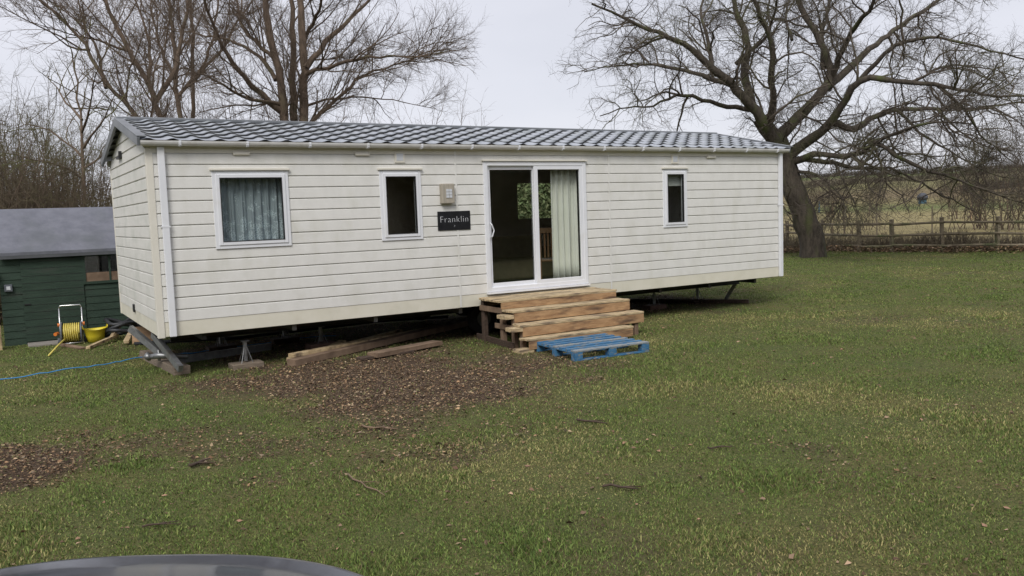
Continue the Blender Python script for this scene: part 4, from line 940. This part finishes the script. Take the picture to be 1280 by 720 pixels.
for i, (px, dep, h, sp_, nst, lb) in enumerate([
    (480, 34, 8.2, 3.2, 16, 'spreading bare shrub whose twigs show just right of the willow'),
    (555, 38, 8.4, 3.0, 12, 'thin pale shrub whose twig tips show over the middle of the roof'),
    (330, 32, 8.8, 3.0, 12, 'dense low shrub crown under the willow limbs behind the roof'),
    (240, 30, 8.0, 3.0, 12, 'dense low shrub crown behind the left end of the roof')]):
    p = at(px, 300, dep); shrub(60+i, p[0], p[1], h, sp_, nst, lb, twig='twigwillow', group='bare shrubs behind the caravan', spec={1: dict(n=1.5, l0=.8, l1=2.6, ang=38, up=.2, wig=.18, rr=.009, droop=0, seg=6, t0=.3), 2: dict(n=2.8, l0=.3, l1=1.1, ang=42, up=.1, wig=.25, rr=.010, droop=0, seg=4, t0=.1)})
RS = {1: dict(n=1.6, l0=.8, l1=2.2, ang=42, up=.1, wig=.22, rr=.010, droop=0, seg=5, t0=.1), 2: dict(n=4.5, l0=.4, l1=1.2, ang=45, up=.05, wig=.28, rr=.012, droop=0, seg=4, t0=.1)}
for i, (px, dep, h, sp_, nst, lb) in enumerate([
    (1003, 44, 4.0, 2.3, 12, 'dark bramble shrub showing left of the oak trunk beyond the fence'),
    (1050, 48, 4.2, 2.6, 13, 'grey brown shrub just right of the oak trunk beyond the fence'),
    (1085, 56, 3.2, 2.2, 9, 'rounded brown shrub beyond the fence near the dark covered feeder'),
    (1225, 52, 6.0, 3.2, 22, 'tall grey shrub beyond the fence under the oak branch tips'),
    (1275, 48, 6.5, 3.4, 24, 'tallest dense shrub beyond the fence at the picture edge'),
    (1200, 75, 5.5, 3.6, 16, 'reddish brown scrub in the field beyond the fence')]):
    p = at(px, 290, dep); shrub(70+i, p[0], p[1], h, sp_, nst, lb, twig='twig' if i != 5 else 'twigwillow', group='bare shrubs beyond the fence', spec=RS, gz_=float(terrain(p[0], p[1])))

# far hedgerows on the hill ----------------------------------------
def hedgerow(seed, pxs, d_, h, label, n_, name='hedgerow'):
    """a low line of hedge seen from far: crossing stems along a line, with rounded uneven top"""
    T = Tree(seed); r = T.r; a = at(pxs[0], 255, d_[0]); b = at(pxs[1], 245, d_[1]); L = np.linalg.norm((b-a)[:2])
    for i in range(n_):
        t = r.uniform(); p = a*(1-t)+b*t; p[0] += r.normal(0, h*.35); p[1] += r.normal(0, h*.35); p[2] = terrain(p[0], p[1])-.1
        hh = h*(.55+.9*fbm(np.array([t*L/6]), np.array([seed*1.3]), 3)[0])*r.uniform(.55, 1.05)
        q = r.normal(0, .55, 3)*hh*.5; q[2] = hh; pts = np.array([p, p+q*.4+r.normal(0, .1, 3)*h*.3, p+q*.75+r.normal(0, .1, 3)*h*.3, p+q])
        T.put(pts, np.array([.09, .07, .05, .02])*h/3.2, 1)
        for _ in range(3):
            s_ = pts[r.integers(1, 4)]; e = r.normal(0, .4, 3)*h*.5; e[2] = abs(e[2]); T.put(np.array([s_, s_+e*.6, s_+e]), np.array([.05, .04, .015])*h/3.2, 2)
    V, F = T.mesh((1, 2), lambda l: 3); return raw_mesh(name, V, F, M['twig'])
o = hedgerow(81, (940, 1420), (345, 345), 2.3, '', 4200); tag(o, 'dark hedge running along the skyline of the far hill', 'hedge')
o = hedgerow(82, (960, 1400), (215, 250), 1.5, '', 1800); tag(o, 'brown hedge across the middle of the hillside field', 'hedge')
o = hedgerow(83, (1200, 1420), (150, 170), 2.0, '', 700); tag(o, 'low reddish brown hedge at the foot of the far slope', 'hedge')
FS = {1: dict(n=.5, l0=1.5, l1=4, ang=45, up=.2, wig=.2, rr=.02, droop=0, seg=5, t0=.3), 2: dict(n=.8, l0=1, l1=2.5, ang=45, up=.1, wig=.2, rr=.03, droop=0, seg=4, t0=.1)}
for i, (px, dep, h, lb) in enumerate([(1108, 340, 7.5, 'round headed bare tree on the skyline right of the oak trunk'), (1135, 350, 5.5, 'smaller bare tree next to the round headed one on the skyline'), (1185, 345, 6.5, 'bare tree on the skyline above the covered feeder'), (1055, 345, 6, 'bare skyline tree closest to the oak trunk')]):
    p = at(px, 250, dep); g_ = float(terrain(p[0], p[1])); r = np.random.default_rng(90+i); limbs = [([np.array([p[0], p[1], g_-.3]), np.array([p[0], p[1], g_+h*.35])], .35, .25)]
    for k in range(9):
        a = r.uniform(0, 6.28); q = h*.45; limbs.append(([np.array([p[0], p[1], g_+h*.3]), np.array([p[0]+q*.5*math.cos(a), p[1]+q*.5*math.sin(a), g_+h*.6]), np.array([p[0]+q*math.cos(a), p[1]+q*math.sin(a), g_+h*r.uniform(.7, 1)])],   .16, .05))
    make_tree('skyline_tree', 90+i, limbs, FS, 'bark_oak', 'twig', lb, 'tree', 'bare trees on the skyline')

def leafy_hedge(name, a, b, h, w_, n, cols, label, seed, sz0=.085):
    r = np.random.default_rng(seed); a = np.array(a, float); b = np.array(b, float); L = np.linalg.norm(b-a); d_ = (b-a)/L; nn_ = np.array([-d_[1], d_[0]])
    mb = MB(); t = r.random(n)*L; hh = h*(.8+.35*fbm(t*.4, t*0+seed, 3)); ph = r.uniform(0, np.pi, n); rr_ = r.uniform(.75, 1.05, n)
    off = np.cos(ph)*w_*rr_; z = G+hh*np.abs(np.sin(ph))**.4*rr_*r.uniform(.05, 1, n)**.3
    c_ = np.stack([a[0]+d_[0]*t+nn_[0]*off, a[1]+d_[1]*t+nn_[1]*off, z], 1); V = c_[:, None, :]+r.normal(0, sz0, (n, 3, 3))
    F = np.arange(n*3).reshape(n, 3); c = np.repeat(np.array(cols)[r.integers(0, len(cols), n)]*r.uniform(.6, 1.4, (n, 1)), 3, 0)
    q = np.array([a-nn_*w_*.6, b-nn_*w_*.6, b+nn_*w_*.6, a+nn_*w_*.6]); cv_ = np.array([[*p, z_] for z_ in (G, G+h*.72) for p in q]); bt = np.array([[0, 1, 5], [0, 5, 4], [1, 2, 6], [1, 6, 5], [2, 3, 7], [2, 7, 6], [3, 0, 4], [3, 4, 7], [4, 5, 6], [4, 6, 7]])+n*3
    V = np.concatenate([V.reshape(-1, 3), cv_]); F = np.concatenate([F, bt]); c = np.concatenate([c, np.tile(np.array(cols[0]), (8, 1))])
    return tag(raw_mesh(name, V.reshape(-1, 3), F, M['leaf2'], col=c), label, 'hedge')
M['leaf2'] = attr_mat('hedge_leaves', .6, trans=.2)
fh = np.array([math.sin(YAW), math.cos(YAW)]); fr = np.array([fh[1], -fh[0]]); cp = np.array(CAMP[:2])
p_ = at(655, 300, 44)[:2]; leafy_hedge('laurel_hedge', p_-fr*4.5, p_+fr*3.5, 3.9, 1.0, 60000, [(.15, .20, .09), (.19, .23, .11), (.23, .25, .13)], 'pale green hedge glimpsed through the caravan windows from the patio side', 7)
leafy_hedge('reflection_hedge', cp-fh*20+fr*(-6)+[75, -6], cp-fh*17+fr*(-8)-[26, -12], 6.4, 1.6, 120000, [(.09, .095, .055), (.13, .125, .075), (.16, .14, .09)], 'tall dark hedge added out of view to darken the reflections in the glass', 8, .2)  # unseen hedge added behind the camera to darken the glass reflections

# ------------------------------------------------------------------ fence
fe = empty('field_fence', (float(FEN[2][0]), float(FEN[2][1]), G), label='old brown post and rail fence at the end of the lawn', cat='fence')
left = FEN[1]+(FEN[1]-FEN[2])*1.0
posts = [FEN[1]+(FEN[1]-FEN[2])*2.0, left, FEN[1], FEN[2], FEN[3], FEN[4], FEN[5], FEN[5]+(FEN[5]-FEN[4])*1.0, FEN[5]+(FEN[5]-FEN[4])*2.0]
fo = np.array([FEN[2][0], FEN[2][1], G])
for i, p in enumerate(posts):
    mb = MB(); h = 1.22+random.uniform(-.05, .06); b = np.array([p[0], p[1], G-.1])-fo; tp = b+[random.uniform(-.05, .05), random.uniform(-.05, .05), h+.1]; mb.beam(b, tp, .15, .11, jit=.012); mb.build('post', M['fence'], fe, bevel=.012)
for p, q in zip(posts[:-1], posts[1:]):
    for z in (.22, .62, 1.04):
        a = np.array([p[0]+fnor[0]*-.05, p[1]+fnor[1]*-.05, G+z+random.uniform(-.05, .05)])-fo; b = np.array([q[0]-fnor[0]*.05, q[1]-fnor[1]*.05, G+z+random.uniform(-.05, .05)])-fo
        mb = MB(); mid_ = (a+b)/2+[0, 0, random.uniform(-.04, .02)]; n_ = 6
        cs = [a*(1-t)**2+mid_*2*t*(1-t)+b*t*t for t in np.linspace(0, 1, n_)]; mb.tube(cs, [random.uniform(.045, .062) for _ in cs], 6); mb.build('rail', M['fence'], fe)
# field posts and feeder
def fpost(px, py, h, mat, label, r_=.05):
    p = gp(px, py); z = float(terrain(p[0], p[1])); mb = MB(); mb.tube([(0, 0, -.2), (0, 0, h*.5), (.02, .01, h)], [r_, r_*.95, r_*.9], 7); o = mb.build('field_post', M[mat], label=label, cat='post', group='posts standing in the field'); o.location = (p[0], p[1], z)
fpost(1041, 274, 1.7, 'plank', 'pale wooden post standing in the field right of the oak trunk', .12)
fpost(1024, 272, 1.5, 'bluebin', 'blue post standing in the field closest to the oak trunk', .10)
fpost(1096, 298, 1.3, 'fence', 'thin stake behind the fence between the two close posts', .04)
fpost(1087, 272, 1.5, 'fence', 'weathered field post left of the dark covered feeder', .09)
fpost(1165, 300, 1.6, 'fence', 'thin dark stake just behind the fence under the feeder', .04)
fpost(1214, 275, 1.5, 'plank', 'weathered field post right of the feeder', .09)
p = gp(1153, 265); fz = float(terrain(p[0], p[1])); s_ = float(np.dot(p-np.array(CAMP), fw))/FPX
fd = empty('feed_tank', (float(p[0]), float(p[1]), fz), label='dark covered tank with blue base standing far out in the field', cat='tank')
mb = MB(); mb.tube([(0, 0, 0), (0, 0, 5*s_)], [4.8*s_, 4.8*s_], 14); mb.build('base', M['bluebin'], fd)
mb = MB(); mb.tube([(0, 0, 5*s_), (0, 0, 9*s_), (0, 0, 12*s_), (0, 0, 13.5*s_)], [6.0*s_, 6.4*s_, 4.6*s_, 1.5*s_], 14); mb.build('cover', M['tarp'], fd, smooth=True)

# ------------------------------------------------------------------ car (beside the photographer)
hd = np.array([.55, .835]); hd /= np.linalg.norm(hd); cc = np.array([-1.28, -8.54])
cr_ang = math.atan2(hd[1], hd[0])
car = empty('parked_car', (cc[0], cc[1], G), cr_ang, label='dark blue car whose bonnet edge shows at the bottom of the view', cat='car')
def loft(name, st_, mat, parent, kk=28, close=True):
    """st_: (x, halfwidth, zbottom, ztop, power)"""
    V = []; 
    for (x, hw_, zb, zt, pw) in st_:
        zc = (zb+zt)/2; hz = (zt-zb)/2
        for j in range(kk):
            a = 2*math.pi*(j+.5)/kk; c, s = math.cos(a), math.sin(a)
            V.append((x, hw_*math.copysign(abs(c)**pw, c), zc+hz*math.copysign(abs(s)**pw, s)))
    F_ = []
    for i in range(len(st_)-1):
        for j in range(kk): F_.append((i*kk+j, i*kk+(j+1) % kk, (i+1)*kk+(j+1) % kk, (i+1)*kk+j))
    F_.append(tuple(range(kk))); F_.append(tuple(range((len(st_)-1)*kk, len(st_)*kk))[::-1])
    mb = MB(); mb.v = V; mb.f = F_; return mb.build(name, mat, parent, smooth=True)
# body below the bonnet line
loft('body', [(-.06, .60, .30, .70, .35), (-.10, .74, .24, .78, .35), (-.2, .82, .20, .82, .32), (-.6, .86, .18, .90, .3), (-1.2, .875, .18, .97, .3), (-2.2, .88, .18, .96, .3), (-3.4, .87, .18, .98, .3), (-4.0, .84, .2, .98, .32), (-4.22, .74, .25, .9, .35), (-4.28, .6, .32, .8, .35)], M['carpaint'], car)
# bonnet: curved sheet with rolled front lip
nu, nv = 24, 40; V = []
for i in range(nu+1):
    for j in range(nv+1):
        v = -1+2*j/nv; hwid = .84
        front = -.0-.22*abs(v)**2.6-.06*abs(v)**8; sfr = i/nu
        if sfr < .3: q = (sfr/.3); x = front-.07*(1-math.cos(q*math.pi/2)); z = .885+.055*math.sin(q*math.pi/2)
        else: q = (sfr-.3)/.7; x = front-.07-q*(1.02+front*.6); z = .940-.012*math.exp(-((q-.07)/.03)**2)+.11*q
        z -= .05*abs(v)**4+.02*v*v; V.append((x, v*(hwid+.05*sfr), z))
idx = np.arange((nu+1)*(nv+1)).reshape(nu+1, nv+1); F_ = np.stack([idx[:-1, :-1], idx[:-1, 1:], idx[1:, 1:], idx[1:, :-1]], -1).reshape(-1, 4)
raw_mesh('bonnet', V, F_, M['carpaint'], car, smooth=True)
loft('cabin_glass', [(-1.08, .72, .90, .97, .4), (-1.75, .66, .88, 1.36, .45), (-2.2, .63, .88, 1.42, .45), (-3.3, .62, .88, 1.38, .45), (-4.0, .64, .88, 1.0, .45)], M['carglass'], car)
loft('roof', [(-1.70, .60, 1.34, 1.385, .5), (-2.1, .61, 1.385, 1.45, .5), (-2.8, .61, 1.39, 1.455, .5), (-3.35, .58, 1.35, 1.41, .5)], M['carpaint'], car)
for x in (-.82, -3.42):
    for s_ in (-1, 1):
        mb = MB(); mb.tube([(x, s_*.70, .31), (x, s_*.89, .31)], .31, 28); wh = mb.build('wheel', M['tyre'], car, bevel=.02)
        mb = MB(); mb.tube([(x, s_*.80, .31), (x, s_*.897, .31)], .20, 20); mb.build('rim', M['alu'], wh, bevel=.01)
for s_ in (-1, 1):
    mb = MB(); mb.tube([(-.14, s_*.62, .66), (-.02-.10, s_*.62, .67), (-.10, s_*.62, .67)], [.10, .10, .07], 16); mb.build('headlight', M['headlamp'], car, smooth=True)
    mb = MB(); mb.box((-1.45, s_*.90-.02, .93), (-1.35, s_*1.03 if s_ > 0 else s_*.9, 1.05)) if s_ > 0 else mb.box((-1.45, -1.03, .93), (-1.35, -.88, 1.05)); mb.build('mirror', M['carpaint'], car, bevel=.03)
mb = MB(); mb.box((-.075, -.4, .42), (-.045, .4, .62)); mb.build('grille', M['black'], car, bevel=.01)

# ------------------------------------------------------------------ grass, leaves, sticks
rg = np.random.default_rng(5)
def sample(n, rmin, rmax, pw, half=54):
    u_ = rg.random(n); e = 2-pw; rr_ = (rmin**e+u_*(rmax**e-rmin**e))**(1/e)
    th = YAW+np.radians(rg.uniform(-half, half, n)); return CAMP[0]+rr_*np.sin(th), CAMP[1]+rr_*np.cos(th), rr_
def blades(n):
    x, y, r = sample(n, 2.2, 36, 1.55)
    b = bare(x, y); keep = rg.random(n) > b**.7*.97; keep &= beyond(x, y) < .3
    cl = fbm(x*2.3, y*2.3, 3); keep &= rg.random(n) < .55+cl*.9
    x, y, r, b, cl = x[keep], y[keep], r[keep], b[keep], cl[keep]; n = len(x)
    h = rg.uniform(.008, .027, n)*(.45+1.0*cl)*np.where(rg.random(n) < .04, 1.7, 1)*(1+.7*np.clip((fbm(x*1.1+30, y*1.1+8, 3)-.58)*6, 0, 1)); w_ = rg.uniform(.0011, .0024, n)*(1+r/7)
    a = rg.uniform(0, 2*np.pi, n); le = rg.uniform(.15, 1.1, n)*h; da = rg.uniform(0, 2*np.pi, n)
    z = terrain(x, y)-.004+np.clip(poly_sd(x, y, POLY_PILE)/.6, 0, 1)*.1
    px_, py_ = np.cos(a)*w_, np.sin(a)*w_; dx, dy = np.cos(da)*le, np.sin(da)*le
    V = np.empty((n, 5, 3)); 
    V[:, 0] = np.stack([x-px_, y-py_, z], 1); V[:, 1] = np.stack([x+px_, y+py_, z], 1)
    V[:, 2] = np.stack([x+px_*.8+dx*.4, y+py_*.8+dy*.4, z+h*.6], 1); V[:, 3] = np.stack([x-px_*.8+dx*.4, y-py_*.8+dy*.4, z+h*.6], 1)
    V[:, 4] = np.stack([x+dx, y+dy, z+h*rg.uniform(.75, 1, n)], 1)
    bi = np.arange(n)[:, None]*5; F = np.concatenate([bi+[0, 1, 2, 3], bi+[3, 2, 4]], 1).ravel(); sizes = np.tile([4, 3], n)
    # colour: green to straw, patchy
    pn = fbm(x*.55+9, y*.55, 4); st_ = np.clip((rg.random(n)-.76+(pn-.5)*2.0)*2.2, 0, 1)[:, None]
    gn = fbm(x*.9+50, y*.9, 3)[:, None]; g1 = np.array([.072, .125, .030])*(1-.3*gn); g2 = np.array([.180, .225, .062]); sw = np.array([.31, .27, .12])
    q = rg.random((n, 1)); c = g1*(1-q)+g2*q; c = c*(1-st_)+sw*st_; dead = (rg.random((n, 1)) < .06); c = np.where(dead, np.array([.16, .12, .07]), c); c *= rg.uniform(.55, 1.95, (n, 1))
    return V.reshape(-1, 3), F, sizes, np.repeat(c, 5, 0)
M['grass'] = attr_mat('grass_blades', .7, trans=.25, spec=.25); M['leaf'] = attr_mat('dead_leaves', .85, trans=.1)
V, F, sz_, c = blades(1750000)
o = raw_mesh('grass', V, F, M['grass'], sizes=sz_, col=c); tag(o, 'short winter lawn grass', 'grass', kind='stuff'); print('blades', len(V)//5)
def leaves(x, y, size, lift, name, label, cols):
    n = len(x); a = rg.uniform(0, 6.28, n); tx = rg.normal(0, .5, n); L = size*rg.uniform(.6, 1.3, n); W = L*rg.uniform(.35, .6, n)
    z = terrain(x, y)+np.clip(poly_sd(x, y, POLY_PILE)/.6, 0, 1)*.1+rg.uniform(.002, lift, n)
    ca, sa = np.cos(a), np.sin(a)
    loc = [(-.5, 0, 0), (-.1, -.5, .25), (.5, 0, .1), (-.1, .5, .25)]; V = np.empty((n, 4, 3))
    for k, (lx, ly, lz) in enumerate(loc):
        X = lx*L; Yy = ly*W; Zz = lz*L*rg.uniform(-.3, 1, n)+Yy*np.sin(tx)+ .3*lx*L*rg.normal(0, .6, n); V[:, k] = np.stack([x+X*ca-Yy*sa, y+X*sa+Yy*ca, z+np.maximum(Zz, -.004)], 1)
    bi = np.arange(n)[:, None]*4; F = np.concatenate([bi+[0, 1, 2], bi+[0, 2, 3]], 1).reshape(-1, 3)
    c = np.array(cols)[rg.integers(0, len(cols), n)]*rg.uniform(.5, 2.2, (n, 1))
    o = raw_mesh(name, V.reshape(-1, 3), F, M['leaf'], col=np.repeat(c, 4, 0)); tag(o, label, 'leaves', kind='stuff')
BR = [(.15, .092, .052), (.19, .12, .068), (.10, .064, .040), (.23, .155, .088), (.27, .20, .125), (.15, .115, .08), (.06, .042, .03), (.12, .11, .05), (.08, .055, .038)]
x, y, r = sample(1150000, 6, 22, 1.3); b = bare(x, y); k = rg.random(len(x)) < (b**1.3)*.62*(.35+.9*fbm(x*3+5, y*3, 3)); leaves(x[k], y[k], rg.choice([.018, .026, .04], k.sum(), p=[.5, .35, .15]), .022, 'leaf_litter', 'brown leaf litter covering the bare earth', BR); print('leaves', k.sum())
x, y, r = sample(15000, 2.5, 33, 1.0); k = (bare(x, y) < .5) & (beyond(x, y) < 0) & (rg.random(len(x)) < .35+.65*(fbm(x*.4, y*.4, 3) > .5)); leaves(x[k], y[k], rg.choice([.022, .032, .045], k.sum()), .02, 'fallen_leaves', 'dead leaves scattered over the lawn', [(.20, .12, .08), (.13, .085, .055), (.24, .165, .11), (.09, .06, .04)])
# dense leaf and bramble strip at the fence foot
n = 24000; t = rg.random(n)*24-9; dd = rg.normal(.4, .8, n); x = FEN[2][0]+fdir[0]*t+fnor[0]*dd; y = FEN[2][1]+fdir[1]*t+fnor[1]*dd; leaves(x, y, .09, .22, 'bank_litter', 'brown leaf litter banked along the foot of the fence', BR)
n = 9000; T = Tree(99); t = rg.random(n)*26-10; dd = np.abs(rg.normal(.2, 1.6, n))+.1
for i in range(n):
    p = np.array([FEN[2][0]+fdir[0]*t[i]+fnor[0]*dd[i], FEN[2][1]+fdir[1]*t[i]+fnor[1]*dd[i], G-.02]); hh = rg.uniform(.12, .55)*(.5+fbm(np.array([t[i]*.6]), np.array([3.]), 3)[0])*1.3; q = np.array([rg.normal(0, .35), rg.normal(0, .35), 1])*hh
    T.put(np.array([p, p+q*.6, p+q+[0, 0, -.08*hh]]), np.array([.008, .007, .004]), 1)
V, F = T.mesh((1,), lambda l: 3); M['stalk'] = ramp_mat('dry_stalks', (.07, .05, .034), (.20, .165, .10), .9, .9, coord='Object')
o = raw_mesh('dry_undergrowth', V, F, M['stalk']); tag(o, 'dead brambles and dry stalks along the fence', 'undergrowth', kind='stuff')
# fallen sticks
ST = [((870, 595), (1110-155, 622), 0, ''),]
def twig_stick(a, b, r_, label, mat='darkwood'):
    a = gp(*a); b = gp(*b); rr_ = random.Random(label); pts = []
    for t in np.linspace(0, 1, 6):
        p = a*(1-t)+b*t; p = p+np.array([rr_.uniform(-.02, .02), rr_.uniform(-.03, .03), 0]); p[2] = float(terrain(p[0], p[1]))+.02+rr_.uniform(0, .015); pts.append(p)
    mid_ = pts[3].copy(); mb = MB(); mb.tube([p-mid_ for p in pts], [r_, r_, r_*.9, r_*.8, r_*.6, r_*.35], 6)
    mb.tube([pts[2]-mid_, pts[2]-mid_+np.array([.05, -.06, .01]), pts[2]-mid_+np.array([.12, -.09, .0])], [r_*.6, r_*.5, r_*.3], 5)
    o = mb.build('stick', M[mat], smooth=True, label=label, cat='stick', group='sticks fallen on the lawn'); o.location = mid_
twig_stick((436, 597), (478, 625), .007, 'curved brown stick on the lawn just below the bare earth patch', 'plankdark')
twig_stick((236, 586), (260, 577), .014, 'short thick dark stick on the thin grass left of the bare earth')
twig_stick((180, 662), (222, 657), .007, 'thin dark forked stick on the grass just ahead of the car bonnet')
twig_stick((720, 528), (760, 531), .010, 'short dark stick on the lawn below the blue pallet')
twig_stick((753, 611), (804, 616), .009, 'long dark straight stick lying farthest right in the near lawn')
twig_stick((880, 563), (918, 562), .007, 'faint thin stick in the middle of the lawn right of the pallet')
twig_stick((450, 536), (495, 538), .011, 'dark twig lying on the bare earth patch', 'plankdark')
